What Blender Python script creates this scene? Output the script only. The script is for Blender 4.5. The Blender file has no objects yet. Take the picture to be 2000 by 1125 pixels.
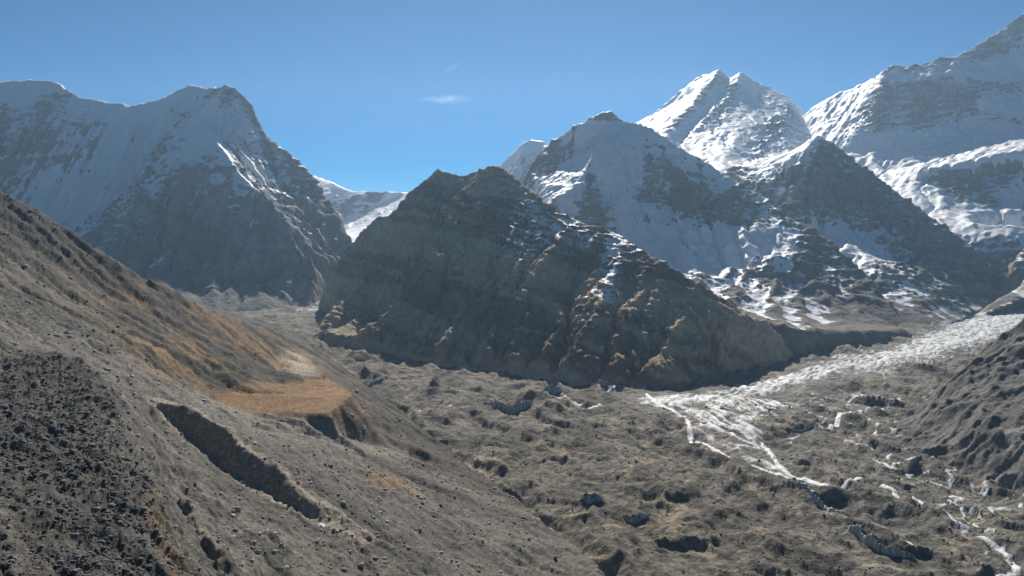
import bpy, math, random
import numpy as np
from mathutils import Vector
from mathutils.geometry import delaunay_2d_cdt

SC = bpy.context.scene
COL = SC.collection
R = math.radians

# ------------------------------------------------------------------ camera
F_PX = 1511.0            # focal length in photograph pixels (2000 wide)
PITCH = R(3.5)
cam_d = bpy.data.cameras.new('camera')
cam = bpy.data.objects.new('camera', cam_d)
COL.objects.link(cam)
cam.location = (0, 0, 0)
cam.rotation_euler = (R(90) - PITCH, 0, 0)
cam_d.sensor_width = 36.0
cam_d.lens = 36.0 * F_PX / 2000.0
cam_d.clip_start = 1.0
cam_d.clip_end = 200000.0
SC.camera = cam

# ------------------------------------------------------------------ sky and sun
SUN_EL = R(35.0)
SUN_AZ = R(2.0)         # from +Y (straight ahead), negative = to the left
world = bpy.data.worlds.new('World')
SC.world = world
world.use_nodes = True
wn = world.node_tree
wn.nodes.clear()
sky = wn.nodes.new('ShaderNodeTexSky')
sky.sky_type = 'NISHITA'
sky.sun_disc = False
sky.sun_elevation = SUN_EL
sky.sun_rotation = SUN_AZ
sky.altitude = 4500
sky.air_density = 1.0
sky.dust_density = 0.0
sky.ozone_density = 2.4
bg = wn.nodes.new('ShaderNodeBackground')
bg.inputs['Strength'].default_value = 0.053
wo = wn.nodes.new('ShaderNodeOutputWorld')
gam = wn.nodes.new('ShaderNodeGamma'); gam.inputs['Gamma'].default_value = 1.25      # a clear, deep high-altitude blue
hsv = wn.nodes.new('ShaderNodeHueSaturation'); hsv.inputs['Value'].default_value = 0.45; hsv.inputs['Saturation'].default_value = 1.42; hsv.inputs['Hue'].default_value = 0.492
wn.links.new(sky.outputs[0], gam.inputs[0]); wn.links.new(gam.outputs[0], hsv.inputs['Color'])
wn.links.new(hsv.outputs[0], bg.inputs[0])
wn.links.new(bg.outputs[0], wo.inputs[0])

sun_d = bpy.data.lights.new('sun', 'SUN')
sun_d.energy = 4.0
sun_d.angle = R(0.53)
sun_d.color = (1.0, 0.94, 0.85)
sun = bpy.data.objects.new('sun', sun_d)
COL.objects.link(sun)
sdir = Vector((math.sin(SUN_AZ) * math.cos(SUN_EL), math.cos(SUN_AZ) * math.cos(SUN_EL), math.sin(SUN_EL)))
sun.rotation_euler = sdir.to_track_quat('Z', 'Y').to_euler()

SC.view_settings.view_transform = 'Standard'
SC.view_settings.look = 'None'
SC.view_settings.gamma = 1.0
SC.view_settings.exposure = 0.70
SC.view_settings.use_curve_mapping = False
SC.render.engine = 'CYCLES'
SC.cycles.use_denoising = True
SC.cycles.max_bounces = 5
SC.cycles.diffuse_bounces = 3
SC.cycles.volume_bounces = 1
SC.cycles.volume_step_rate = 1.0
SC.cycles.sample_clamp_indirect = 4.0

rng = np.random.default_rng(7)
random.seed(7)

# ------------------------------------------------------------------ numeric helpers
CP, SP = math.cos(PITCH), math.sin(PITCH)


def ray(u, v):
    a = (u - 1000.0) / F_PX
    b = (562.5 - v) / F_PX
    return a, CP + b * SP, -SP + b * CP


def P(u, v, Y):
    """a point Y metres ahead of the viewpoint, seen at photograph pixel (u, v)"""
    a, y, z = ray(u, v)
    s = Y / y
    return (a * s, Y, z * s)


def glacier_base(x, y):
    x = np.asarray(x, float); y = np.asarray(y, float)
    return -402.0 + 0.031 * np.maximum(y - 1700.0, 0.0)


def G(u, v, dz=0.0):
    a, y, z = ray(u, v)
    s = 1500.0
    for _ in range(40):
        s = float(glacier_base(a * s, y * s) + dz) / z
    return (a * s, y * s, z * s)


_perm = rng.permutation(4096)
_ang = rng.random(4096) * 2 * np.pi
_gx, _gy = np.cos(_ang), np.sin(_ang)


def perlin(x, y, seed=0):
    xi = np.floor(x).astype(np.int64); yi = np.floor(y).astype(np.int64)
    xf = x - xi; yf = y - yi
    su = xf * xf * xf * (xf * (xf * 6 - 15) + 10)
    sv = yf * yf * yf * (yf * (yf * 6 - 15) + 10)

    def g(ix, iy, fx, fy):
        h = _perm[(ix + _perm[(iy + seed * 131) & 4095]) & 4095]
        return _gx[h] * fx + _gy[h] * fy
    n00 = g(xi, yi, xf, yf); n10 = g(xi + 1, yi, xf - 1, yf)
    n01 = g(xi, yi + 1, xf, yf - 1); n11 = g(xi + 1, yi + 1, xf - 1, yf - 1)
    a = n00 + su * (n10 - n00); b = n01 + su * (n11 - n01)
    return (a + sv * (b - a)) * 1.5


def fbm(x, y, wl, octv=5, gain=0.5, seed=0):
    s = np.zeros_like(x); a = 1.0; f = 1.0 / wl; t = 0
    for k in range(octv):
        s += a * perlin(x * f + k * 17.3, y * f - k * 9.1, seed + k)
        t += a; a *= gain; f *= 2.03
    return s / t


def ridged(x, y, wl, octv=5, gain=0.5, seed=0):
    s = np.zeros_like(x); a = 1.0; f = 1.0 / wl; t = 0; w = 1.0
    for k in range(octv):
        n = 1 - np.abs(perlin(x * f + k * 7.7, y * f + k * 3.3, seed + k)) * 1.6
        n = np.clip(n, 0, 1) ** 2
        s += a * n * w
        w = np.clip(n * 1.6, 0.2, 1)
        t += a; a *= gain; f *= 2.07
    return s / t


_g3 = rng.normal(size=(4096, 3)); _g3 /= np.linalg.norm(_g3, axis=1)[:, None]
_g3 = _g3.astype(np.float32)


def perlin3(p, seed=0):
    p = p.astype(np.float32)
    i = np.floor(p).astype(np.int32); f = p - i
    w = f * f * f * (f * (f * 6 - 15) + 10)
    out = 0
    for dx in (0, 1):
        wx_ = w[..., 0] if dx else 1 - w[..., 0]
        for dy in (0, 1):
            wy_ = w[..., 1] if dy else 1 - w[..., 1]
            for dz in (0, 1):
                wz_ = w[..., 2] if dz else 1 - w[..., 2]
                h = _perm[(i[..., 0] + dx + _perm[(i[..., 1] + dy + _perm[(i[..., 2] + dz + seed * 57) & 4095]) & 4095]) & 4095]
                g = _g3[h]
                out = out + wx_ * wy_ * wz_ * (g[..., 0] * (f[..., 0] - dx) + g[..., 1] * (f[..., 1] - dy) + g[..., 2] * (f[..., 2] - dz))
    return out * 1.6


def fbm3(p, wl, octv=4, gain=.5, seed=0, ridge=False):
    s = 0; a = 1.0; f = 1.0 / wl; t = 0; w = 1.0
    for k in range(octv):
        n = perlin3(p * f + k * 11.3, seed + k)
        if ridge:
            n = np.clip(1 - np.abs(n) * 1.9, 0, 1) ** 1.6
            s = s + a * n * w; w = np.clip(n * 1.5, .25, 1)
        else:
            s = s + a * n
        t += a; a *= gain; f *= 2.05
    return s / t


def grid_normals(X, Y, Z):
    P3 = np.stack([X, Y, Z], -1)
    du = np.gradient(P3, axis=1); dv = np.gradient(P3, axis=0)
    n = np.cross(du, dv)
    return n / (np.linalg.norm(n, axis=-1, keepdims=True) + 1e-9)


def sstep(a, b, x):
    t = np.clip((x - a) / (b - a), 0, 1)
    return t * t * (3 - 2 * t)


def tin(lines, extra=()):
    """lines: polylines of (x, y, z, *attrs); returns a sampler over the constrained triangulation"""
    pts, edges, index = [], [], {}

    def add(p):
        k = (round(p[0], 1), round(p[1], 1))
        if k not in index:
            index[k] = len(pts); pts.append(p)
        return index[k]
    for ln in lines:
        ids = [add(p) for p in ln]
        edges += [(a, b) for a, b in zip(ids, ids[1:]) if a != b]
    for p in extra:
        add(p)
    vo, eo, fo, vorig, _, _ = delaunay_2d_cdt([Vector((p[0], p[1])) for p in pts], edges, [], 0, 1e-4, True)
    val = np.zeros((len(vo), len(pts[0]) - 2))
    for i, og in enumerate(vorig):
        if og:
            val[i] = np.mean([pts[o][2:] for o in og], axis=0)
        else:   # a crossing of two lines: interpolate from the nearest given points
            d = np.array([(vo[i][0] - p[0]) ** 2 + (vo[i][1] - p[1]) ** 2 for p in pts]) + 1e-6
            j = np.argsort(d)[:3]; w = 1 / d[j]
            val[i] = (np.array([pts[q][2:] for q in j]) * w[:, None]).sum(0) / w.sum()
    tris = []
    for f in fo:
        for k in range(1, len(f) - 1):
            tris.append((f[0], f[k], f[k + 1]))
    V = np.array([[v[0], v[1]] for v in vo])

    def sample(x, y):
        shp = x.shape
        x = x.ravel(); y = y.ravel()
        out = np.full((x.size, val.shape[1]), np.nan)
        order = np.argsort(y, kind='stable'); ys = y[order]
        for a, b, c in tris:
            A, B, Cc = V[a], V[b], V[c]
            lo = np.searchsorted(ys, min(A[1], B[1], Cc[1]) - 1e-3); hi = np.searchsorted(ys, max(A[1], B[1], Cc[1]) + 1e-3)
            if hi <= lo:
                continue
            idx = order[lo:hi]
            xx = x[idx]
            m = (xx >= min(A[0], B[0], Cc[0]) - 1e-3) & (xx <= max(A[0], B[0], Cc[0]) + 1e-3)
            idx = idx[m]
            if idx.size == 0:
                continue
            xx = x[idx]; yy = y[idx]
            den = (B[1] - Cc[1]) * (A[0] - Cc[0]) + (Cc[0] - B[0]) * (A[1] - Cc[1])
            if abs(den) < 1e-9:
                continue
            l1 = ((B[1] - Cc[1]) * (xx - Cc[0]) + (Cc[0] - B[0]) * (yy - Cc[1])) / den
            l2 = ((Cc[1] - A[1]) * (xx - Cc[0]) + (A[0] - Cc[0]) * (yy - Cc[1])) / den
            l3 = 1 - l1 - l2
            ok = (l1 >= -1e-6) & (l2 >= -1e-6) & (l3 >= -1e-6)
            idx = idx[ok]
            out[idx] = l1[ok, None] * val[a] + l2[ok, None] * val[b] + l3[ok, None] * val[c]
        return [out[:, k].reshape(shp) for k in range(val.shape[1])]
    return sample


def blur(h, n=1):
    for _ in range(n):
        p = np.pad(h, 1, mode='edge')
        h = (p[1:-1, 1:-1] * 4 + 2 * (p[:-2, 1:-1] + p[2:, 1:-1] + p[1:-1, :-2] + p[1:-1, 2:])
             + p[:-2, :-2] + p[2:, 2:] + p[:-2, 2:] + p[2:, :-2]) / 16.0
    return h


def erode(h, dx, iters=20, k=0.02, m=0.5):
    """stream-power incision on a regular grid: cuts branching gullies, leaves the ribs between"""
    ny, nx = h.shape
    N = nx * ny
    I = np.arange(N).reshape(ny, nx)
    offs = [(-1, -1), (-1, 0), (-1, 1), (0, -1), (0, 1), (1, -1), (1, 0), (1, 1)]
    border = np.zeros((ny, nx), bool)
    border[0] = border[-1] = True; border[:, 0] = border[:, -1] = True
    border = border.ravel()
    acc_area = np.ones(N)
    for it in range(iters):
        best = np.zeros((ny, nx)); rec = I.copy()
        hp = np.pad(h, 1, mode='edge'); Ip = np.pad(I, 1, mode='edge')
        for oy, ox in offs:
            d = math.hypot(ox, oy) * dx
            s = (h - hp[1 + oy:1 + oy + ny, 1 + ox:1 + ox + nx]) / d
            b = s > best
            best[b] = s[b]; rec[b] = Ip[1 + oy:1 + oy + ny, 1 + ox:1 + ox + nx][b]
        rec_l = rec.ravel().tolist()
        hf = h.ravel()
        order = np.argsort(hf).tolist()
        A = [1.0] * N
        for i in reversed(order):
            r = rec_l[i]
            if r != i:
                A[r] += A[i]
        acc_area = np.array(A)
        Fk = (k * acc_area ** m).tolist()
        hl = hf.tolist()
        bl = border.tolist()
        for i in order:
            r = rec_l[i]
            if r != i and not bl[i]:
                f = Fk[i]
                hl[i] = (hl[i] + f * hl[r]) / (1 + f)
        h = np.array(hl).reshape(ny, nx)
    return h, acc_area.reshape(ny, nx)


def upsample(h, ny, nx):
    sy = np.linspace(0, h.shape[0] - 1, ny); sx = np.linspace(0, h.shape[1] - 1, nx)
    y0 = np.minimum(sy.astype(int), h.shape[0] - 2); x0 = np.minimum(sx.astype(int), h.shape[1] - 2)
    fy = (sy - y0)[:, None]; fx = (sx - x0)[None]
    a = h[y0][:, x0]; b = h[y0][:, x0 + 1]; c = h[y0 + 1][:, x0]; d = h[y0 + 1][:, x0 + 1]
    return (a * (1 - fx) + b * fx) * (1 - fy) + (c * (1 - fx) + d * fx) * fy


def seg_dist(x, y, pl):
    """distance to a polyline and the running length at the nearest point (metres)"""
    best = np.full(x.shape, 1e9); run = np.zeros(x.shape); L = 0.0
    for (ax, ay), (bx, by) in zip(pl, pl[1:]):
        dx, dy = bx - ax, by - ay
        l2 = dx * dx + dy * dy + 1e-9
        t = np.clip(((x - ax) * dx + (y - ay) * dy) / l2, 0, 1)
        d = np.hypot(x - ax - t * dx, y - ay - t * dy)
        m = d < best
        best[m] = d[m]; run[m] = L + t[m] * math.sqrt(l2)
        L += math.sqrt(l2)
    return best, run


def inside(x, y, poly):
    c = np.zeros(x.shape, bool)
    n = len(poly)
    for i in range(n):
        ax, ay = poly[i][:2]; bx, by = poly[(i + 1) % n][:2]
        m = ((ay > y) != (by > y)) & (x < (bx - ax) * (y - ay) / (by - ay + 1e-12) + ax)
        c ^= m
    return c


def soft_inside(x, y, poly, w):
    d, _ = seg_dist(x, y, [p[:2] for p in poly] + [poly[0][:2]])
    s = np.where(inside(x, y, poly), d, -d)
    return np.clip(0.5 + s / (2 * w), 0, 1)


# ------------------------------------------------------------------ object helpers
def tag(o, label=None, cat=None, group=None, kind=None):
    if label: o['label'] = label
    if cat: o['category'] = cat
    if group: o['group'] = group
    if kind: o['kind'] = kind
    return o


def grid_object(name, X, Y, Z, mat, attrs, colour, label, parent=None, smooth=True, kind='structure'):
    ny, nx = X.shape
    ok = ~np.isnan(Z)
    idx = np.full(ny * nx, -1); idx[ok.ravel()] = np.arange(ok.sum())
    I = idx.reshape(ny, nx)
    q = np.stack([I[:-1, :-1], I[:-1, 1:], I[1:, 1:], I[1:, :-1]], -1).reshape(-1, 4)
    q = q[(q >= 0).all(1)]
    used = np.zeros(ok.sum(), bool); used[q.ravel()] = True
    remap = np.cumsum(used) - 1
    q = remap[q]
    co = np.stack([X[ok], Y[ok], Z[ok]], -1)[used]
    me = bpy.data.meshes.new(name)
    me.vertices.add(len(co)); me.vertices.foreach_set('co', co.astype(np.float32).ravel())
    nq = len(q)
    me.loops.add(nq * 4); me.loops.foreach_set('vertex_index', q.astype(np.int32).ravel())
    me.polygons.add(nq); me.polygons.foreach_set('loop_start', (np.arange(nq) * 4).astype(np.int32))
    me.update(calc_edges=True)
    if smooth:
        me.polygons.foreach_set('use_smooth', np.ones(nq, bool))
    for k, a in attrs.items():
        at = me.attributes.new(k, 'FLOAT', 'POINT')
        at.data.foreach_set('value', a[ok][used].astype(np.float32))
    c = np.concatenate([colour[ok][used] * 1.22, np.ones((used.sum(), 1))], 1)
    at = me.attributes.new('tint', 'FLOAT_COLOR', 'POINT')
    at.data.foreach_set('color', c.astype(np.float32).ravel())
    me.materials.append(mat)
    o = bpy.data.objects.new(name, me)
    COL.objects.link(o)
    if parent: o.parent = parent
    return tag(o, label, None, None, kind)


def mixc(a, b, t):
    return a + (b - a) * t[..., None]


def C3(*c):
    return np.array(c, float)


# ------------------------------------------------------------------ materials
def terrain_material(name, grain, bump_d, snow_col=(0.80, 0.82, 0.85), snow_rough=0.55, snow_noise=0.35, snow_wl=None,
                     contrast=0.5, edge=0.05, speck=0.0, stretch=1.0):
    m = bpy.data.materials.new(name); m.use_nodes = True
    nt = m.node_tree; N = nt.nodes; L = nt.links
    bs = N['Principled BSDF']
    bs.inputs['Specular IOR Level'].default_value = 0.2
    tc = N.new('ShaderNodeNewGeometry')

    def noise(wl, det, rough=0.6):
        n = N.new('ShaderNodeTexNoise'); n.inputs['Scale'].default_value = 1.0 / wl
        n.inputs['Detail'].default_value = det; n.inputs['Roughness'].default_value = rough
        L.new(tc.outputs['Position'], n.inputs['Vector'])
        return n

    def math_(op, a, b=None, clamp=False):
        n = N.new('ShaderNodeMath'); n.operation = op; n.use_clamp = clamp
        for i, s in enumerate((a, b)):
            if s is None: continue
            if isinstance(s, (int, float)): n.inputs[i].default_value = s
            else: L.new(s, n.inputs[i])
        return n.outputs[0]
    ta = N.new('ShaderNodeAttribute'); ta.attribute_name = 'tint'
    sa = N.new('ShaderNodeAttribute'); sa.attribute_name = 'snow'
    n1 = noise(grain, 8, 0.65)
    n2 = noise(snow_wl or grain * 1.7, 8, 0.63)
    if stretch != 1.0:
        mp = N.new('ShaderNodeMapping'); mp.inputs['Scale'].default_value = (1, 1, stretch)
        L.new(tc.outputs['Position'], mp.inputs[0]); L.new(mp.outputs[0], n2.inputs['Vector'])
    # grain of the ground: lightness varies around the tint
    v = math_('MULTIPLY_ADD', n1.outputs[0], 2 * contrast)
    v.node.inputs[2].default_value = 1 - contrast
    if speck:
        vo = N.new('ShaderNodeTexVoronoi'); vo.inputs['Scale'].default_value = 1.0 / (grain * 0.5)
        L.new(tc.outputs['Position'], vo.inputs['Vector'])
        sv = N.new('ShaderNodeSeparateColor'); L.new(vo.outputs['Color'], sv.inputs[0])
        v2 = math_('MULTIPLY_ADD', sv.outputs[0], 2 * speck); v2.node.inputs[2].default_value = 1 - speck
        v = math_('MULTIPLY', v, v2)
    mul = N.new('ShaderNodeMix'); mul.data_type = 'RGBA'; mul.blend_type = 'MULTIPLY'; mul.inputs[0].default_value = 1.0
    L.new(ta.outputs['Color'], mul.inputs[6])
    cmb = N.new('ShaderNodeCombineColor')
    for i in range(3): L.new(v, cmb.inputs[i])
    L.new(cmb.outputs[0], mul.inputs[7])
    s = math_('ADD', sa.outputs['Fac'], math_('MULTIPLY', math_('SUBTRACT', n2.outputs[0], 0.5), snow_noise))
    ramp = N.new('ShaderNodeMapRange'); ramp.interpolation_type = 'SMOOTHSTEP'
    ramp.inputs['From Min'].default_value = 0.5 - edge; ramp.inputs['From Max'].default_value = 0.5 + edge
    L.new(s, ramp.inputs['Value'])
    mx = N.new('ShaderNodeMix'); mx.data_type = 'RGBA'
    L.new(ramp.outputs[0], mx.inputs[0]); L.new(mul.outputs[2], mx.inputs[6]); mx.inputs[7].default_value = (*snow_col, 1)
    L.new(mx.outputs[2], bs.inputs['Base Color'])
    rr = N.new('ShaderNodeMapRange'); rr.inputs['To Min'].default_value = 0.92; rr.inputs['To Max'].default_value = snow_rough
    L.new(ramp.outputs[0], rr.inputs['Value']); L.new(rr.outputs[0], bs.inputs['Roughness'])
    bp = N.new('ShaderNodeBump'); bp.inputs['Distance'].default_value = bump_d
    bst = math_('MULTIPLY_ADD', ramp.outputs[0], -0.45); bst.node.inputs[2].default_value = 1.0
    L.new(bst, bp.inputs['Strength'])
    L.new(n1.outputs[0], bp.inputs['Height']); L.new(bp.outputs[0], bs.inputs['Normal'])
    return m


M_FAR = terrain_material('snow_and_rock', 60.0, 22.0, snow_noise=0.65, snow_wl=130.0, contrast=0.75, edge=.09, stretch=.45)
M_NEAR_MT = terrain_material('banded_rock', 24.0, 12.0, snow_noise=0.5, snow_wl=60.0, contrast=0.8, edge=.08, stretch=.5)
M_GLACIER = terrain_material('glacier_debris', 16.0, 9.0, snow_col=(0.66, 0.68, 0.69), snow_noise=1.0, snow_wl=18.0, contrast=0.65, speck=0.4, edge=.20)
M_SLOPE = terrain_material('scree_slope', 6.0, 1.6, snow_noise=0.7, snow_wl=6.0, contrast=0.6, speck=0.35, edge=.1)

# ------------------------------------------------------------------ mountains
def back_of(line, drop, run):
    """the hidden far side of a ridge: points behind it, lower down"""
    out = []
    for p in line:
        r = math.hypot(p[0], p[1])
        out.append((p[0] * (1 + run / r), p[1] * (1 + run / r), p[2] - drop) + tuple(p[3:]))
    return out


def notch(line, k=0.007):
    """dips of a crest lie a little nearer than the tops on either side, so that they show"""
    out = [line[0]]
    for a, p, b in zip(line, line[1:], line[2:]):
        t = (p[0] - a[0]) / (b[0] - a[0] + 1e-9)
        f = (1 - k) if p[2] / p[1] < (a[2] / a[1]) * (1 - t) + (b[2] / b[1]) * t else 1.0
        out.append((p[0] * f, p[1] * f, p[2] * f) + tuple(p[3:]))
    return out + [line[-1]]


def front_of(line, pull=70.0, drop=60.0):
    out = []
    for p in line:
        r = math.hypot(p[0], p[1])
        out.append((p[0] * (1 - pull / r), p[1] * (1 - pull / r), p[2] - drop) + tuple(p[3:]))
    return out


def ln(*pts):
    return [P(u, v, Y) + (s,) for u, v, Y, s in pts]


def gl(*pts, s=0.0, dz=0.0):
    return [G(u, v, dz) + (s,) for u, v in pts]


def mountain(name, label, lines, step, mat, seed, er_it=14, er_k=0.02, rough=16.0, rough_wl=180.0, crag=14.0, crag_wl=110.0,
             bed=(0.0, 0.1, 1.0, 2.5), rock=(C3(.13, .12, .11), C3(.20, .18, .155)), talus=C3(.20, .185, .16), ledge=0.8, snow_noise=0.22,
             warm=None, rough_snow=0.35, coarse=2, keep=0.75, rib_s=.42, snow_rib=.55, bands=0.0, band_wl=38.0, foot=170.0, crest=.30, snow_rel=.45):
    smp = tin(lines)
    allp = np.array([p[:2] for l in lines for p in l])
    x0, y0 = allp.min(0); x1, y1 = allp.max(0)
    nx = int((x1 - x0) / (step * coarse)) + 2; ny = int((y1 - y0) / (step * coarse)) + 2
    xs = x0 + np.arange(nx) * step * coarse; ys = y0 + np.arange(ny) * step * coarse
    X, Y = np.meshgrid(xs, ys)
    wx = fbm(X, Y, 350, 4, seed=seed + 50) * 18; wy = fbm(X, Y, 350, 4, seed=seed + 60) * 18
    h, sn = smp(X + wx * .5, Y + wy * .5)
    hole = np.isnan(h)
    lo = np.nanmin(h)
    sn0 = np.where(hole, 0, sn)
    h2 = np.where(hole, lo - 50, h)
    sc = 1 - (1 - rough_snow) * np.clip(sn0, 0, 1)
    ds, _ = seg_dist(X, Y, [p[:2] for p in lines[0]])
    sc = sc * (crest + (1 - crest) * sstep(20, 220, ds)) * (.15 + .85 * sstep(0, foot, h2 - glacier_base(X, Y)))
    Yr = Y.mean()
    wbx = fbm(X, Y, 420, 4, seed=seed + 70) * rough_wl * .55; wby = fbm(X, Y, 420, 4, seed=seed + 75) * rough_wl * .55
    rib = ridged(X / Y * Yr + wbx, Y * rib_s + wby, rough_wl, 5, .55, seed=seed) - 0.45     # ribs and couloirs down the fall line
    h2 = h2 + rib * rough * 1.25 * sc
    e, acc = erode(h2, step * coarse, er_it, er_k)
    d = np.clip(e - h2, -rough * 3, 0)
    d = d - blur(d, 14) * keep             # keep the overall form, keep the gullies
    h3 = h2 + d * (.35 + .65 * sstep(20, 160, ds)) * (.05 + .95 * sstep(10, foot, h2 - glacier_base(X, Y)))
    NX = (nx - 1) * coarse + 1; NY = (ny - 1) * coarse + 1
    Xf, Yf = np.meshgrid(np.linspace(xs[0], xs[-1], NX), np.linspace(ys[0], ys[-1], NY))
    Hf = upsample(h3, NY, NX); Sf = upsample(sn0, NY, NX)
    Df = upsample(d, NY, NX); Rf = upsample(rib, NY, NX)
    holef = upsample(hole.astype(float), NY, NX) > 0.01
    # crags: 3-D noise, finer across the bedding, pushed out along the surface normal
    nb = np.array(bed[:3]); nb = nb / np.linalg.norm(nb)
    n = grid_normals(Xf, Yf, Hf)
    Q = np.stack([Xf, Yf, Hf], -1)
    Qb = Q + (Q @ nb)[..., None] * nb * (bed[3] - 1)
    k1 = fbm3(Qb, crag_wl, 5, .58, seed + 3, ridge=True) - .42
    k2 = fbm3(Qb, crag_wl * .3, 3, .6, seed + 4)
    Sp = Sf + fbm(Xf, Yf, 240, 4, 0.6, seed + 20) * snow_noise * 1.6
    smooth = sstep(.35, .85, Sp)
    amp = crag * (1 - (1 - rough_snow * .6) * smooth) * (.12 + .88 * sstep(5, foot, Hf - glacier_base(Xf, Yf)))
    off = (k1 * 1.3 + k2 * .45) * amp + smooth * crag * snow_rel * (fbm3(Q * np.array([1, .6, .6]), 120, 4, .55, seed + 5, ridge=True) - .45)
    Xd = Xf + n[..., 0] * off; Yd = Yf + n[..., 1] * off; Zd = Hf + n[..., 2] * off
    n2 = grid_normals(Xd, Yd, Zd)
    nz = n2[..., 2]
    nzm = blur(nz, 10)
    S = Sp + (nz - nzm) * ledge + (nz - .68) * .35 - Df / (rough + 1e-6) * .12 - k1 * .30 - Rf * snow_rib
    S = np.where(Sf < 0.02, np.minimum(S, 0.30), S)
    Qv = Q * np.array([1, 1, .35])
    t = fbm3(Qb, 260, 5, .6, seed + 30) * 1.3 + fbm3(Qv, 90, 4, .6, seed + 33) * .9 + k1 * .5 + k2 * .3
    if bands:
        q = (Q @ nb + fbm3(Q, 260, 4, .5, seed + 35) * 46) / band_wl
        t = t * 1.0 + bands * (perlin(q, q * 0 + 1.7, seed + 8) + .6 * perlin(q * 2.7, Xf / 700, seed + 9)) * (.4 + np.clip(fbm3(Q, 500, 2, .5, seed + 37) * 2 + .6, 0, 1))
    c = mixc(rock[0], rock[1], np.clip(0.5 + t * 1.1, 0, 1))
    if warm is not None:
        w = np.clip(fbm3(Qb, 200, 4, .55, seed=seed + 41) * 2.6 - .05, 0, 1)
        c = mixc(c, warm, w * .7)
    c = mixc(c, talus, sstep(0.74, 0.86, nzm) * .85)
    Zd = np.where(holef, np.nan, Zd)
    return grid_object(name, Xd, Yd, Zd, mat, {'snow': np.clip(S, -1, 2)}, c, label)


# snowy peak at the left with a dark triangular buttress
A_sky = ln((-330, 230, 6100, .8), (-150, 175, 6100, .9), (0, 158, 6050, .95), (60, 153, 6050, 1), (112, 159, 6030, .9), (127, 184, 6030, .4), (160, 189, 6030, .8),
           (200, 197, 6020, .9), (260, 204, 6000, 1), (320, 190, 5950, .9), (345, 178, 5920, .9), (370, 163, 5880, 1), (384, 170, 5860, .9), (398, 169, 5830, 1), (416, 186, 5800, .7),
           (430, 167, 5760, .3), (442, 160, 5750, .4), (452, 168, 5735, .4), (466, 176, 5720, .2), (490, 205, 5680, .1), (512, 247, 5600, .0), (550, 287, 5500, .2),
           (590, 314, 5400, .2), (620, 348, 5280, .1), (655, 400, 5100, 0), (690, 478, 4850, 0), (735, 560, 4600, 0))
A_sky = notch(A_sky)
A = [A_sky, back_of(A_sky, 900, 900),
     ln((442, 160, 5750, .4), (404, 204, 5560, .9), (386, 220, 5450, .8)),
     ln((386, 220, 5450, .8), (408, 252, 5270, .8), (430, 288, 5090, .75), (470, 340, 4860, .6), (505, 372, 4730, .25), (560, 440, 4480, 0), (620, 520, 4230, 0), (650, 560, 4140, 0)),
     ln((386, 220, 5450, .8), (350, 275, 5160, .5), (300, 350, 4840, .45), (250, 410, 4600, .35), (200, 460, 4420, .35), (150, 520, 4230, .2), (80, 600, 4010, 0)),
     ln((330, 255, 5500, .5), (285, 320, 5260, .45), (235, 390, 5040, .4), (190, 430, 4930, .6)),
     ln((310, 280, 5560, .95), (262, 350, 5290, .95), (205, 415, 5060, .9)),
     ln((404, 250, 5420, .9), (450, 290, 5240, .8), (500, 350, 4960, .5), (560, 420, 4640, .1)),
     ln((480, 230, 5560, .75), (520, 310, 5330, .6), (570, 380, 5080, .35), (630, 470, 4740, .15)),
     ln((110, 438, 5000, .95), (160, 425, 5060, 1), (200, 400, 5140, .85), (250, 340, 5330, .9), (290, 270, 5600, .9)),
     ln((-330, 430, 5100, .7), (-100, 430, 5080, .8), (30, 420, 5080, .8), (110, 438, 5000, .95)),
     ln((-200, 260, 5700, .5), (0, 240, 5720, .35), (60, 215, 5830, .4), (110, 190, 5960, .4)),
     ln((0, 330, 5400, .3), (60, 300, 5500, .35), (120, 250, 5700, .45)),
     ln((-200, 520, 4700, .2), (-60, 560, 4500, .0), (80, 640, 4150, 0)),
     ln((380, 300, 5090, .8), (372, 340, 4920, .15), (350, 420, 4600, 0), (340, 520, 4240, 0)),
     ln((430, 345, 4900, .5), (450, 420, 4610, 0), (470, 520, 4240, 0)),
     ]
A_base = gl((80, 640), (200, 625), (330, 614), (420, 608), (520, 603), (600, 596), (650, 585), (735, 570))
A += [A_base, front_of(A_base)]
mountain('mountain', 'snow-covered peak at the left with a dark triangular rock buttress', A, 9.0, M_FAR, 11, er_it=16, er_k=0.03, crest=.5, rough=50, rough_wl=340, crag=26, crag_wl=260, bed=(0.1, .2, 1, 1.6),
         rock=(C3(.12, .115, .11), C3(.23, .215, .20)), talus=C3(.125, .12, .115), snow_noise=.18)

# far snowy col between the left peak and the middle mountain
J_sky = ln((540, 330, 8900, 1), (600, 338, 8800, 1), (645, 353, 8700, 1), (690, 373, 8500, 1), (706, 377, 8400, .3), (722, 372, 8400, .1), (742, 373, 8400, .2), (762, 376, 8400, .9),
           (800, 374, 8400, 1), (860, 372, 8300, 1), (960, 360, 8300, 1))
J_sky = notch(J_sky)
J = [J_sky, back_of(J_sky, 600, 900),
     ln((560, 400, 8100, .4), (650, 405, 8200, .2), (690, 420, 8100, .3), (730, 400, 8250, .3), (760, 390, 8300, .8)),
     ln((560, 460, 7400, 1), (650, 455, 7600, 1), (690, 445, 7700, 1), (740, 420, 7900, 1), (800, 395, 8100, 1), (900, 395, 8000, 1)),
     ln((560, 470, 7200, 1), (680, 452, 7200, 1), (730, 440, 7300, 1), (800, 415, 7500, 1), (900, 420, 7500, 1)),
     ln((560, 520, 5500, 1), (690, 490, 5900, 1), (760, 480, 6000, 1), (900, 480, 6000, 1))]
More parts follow.
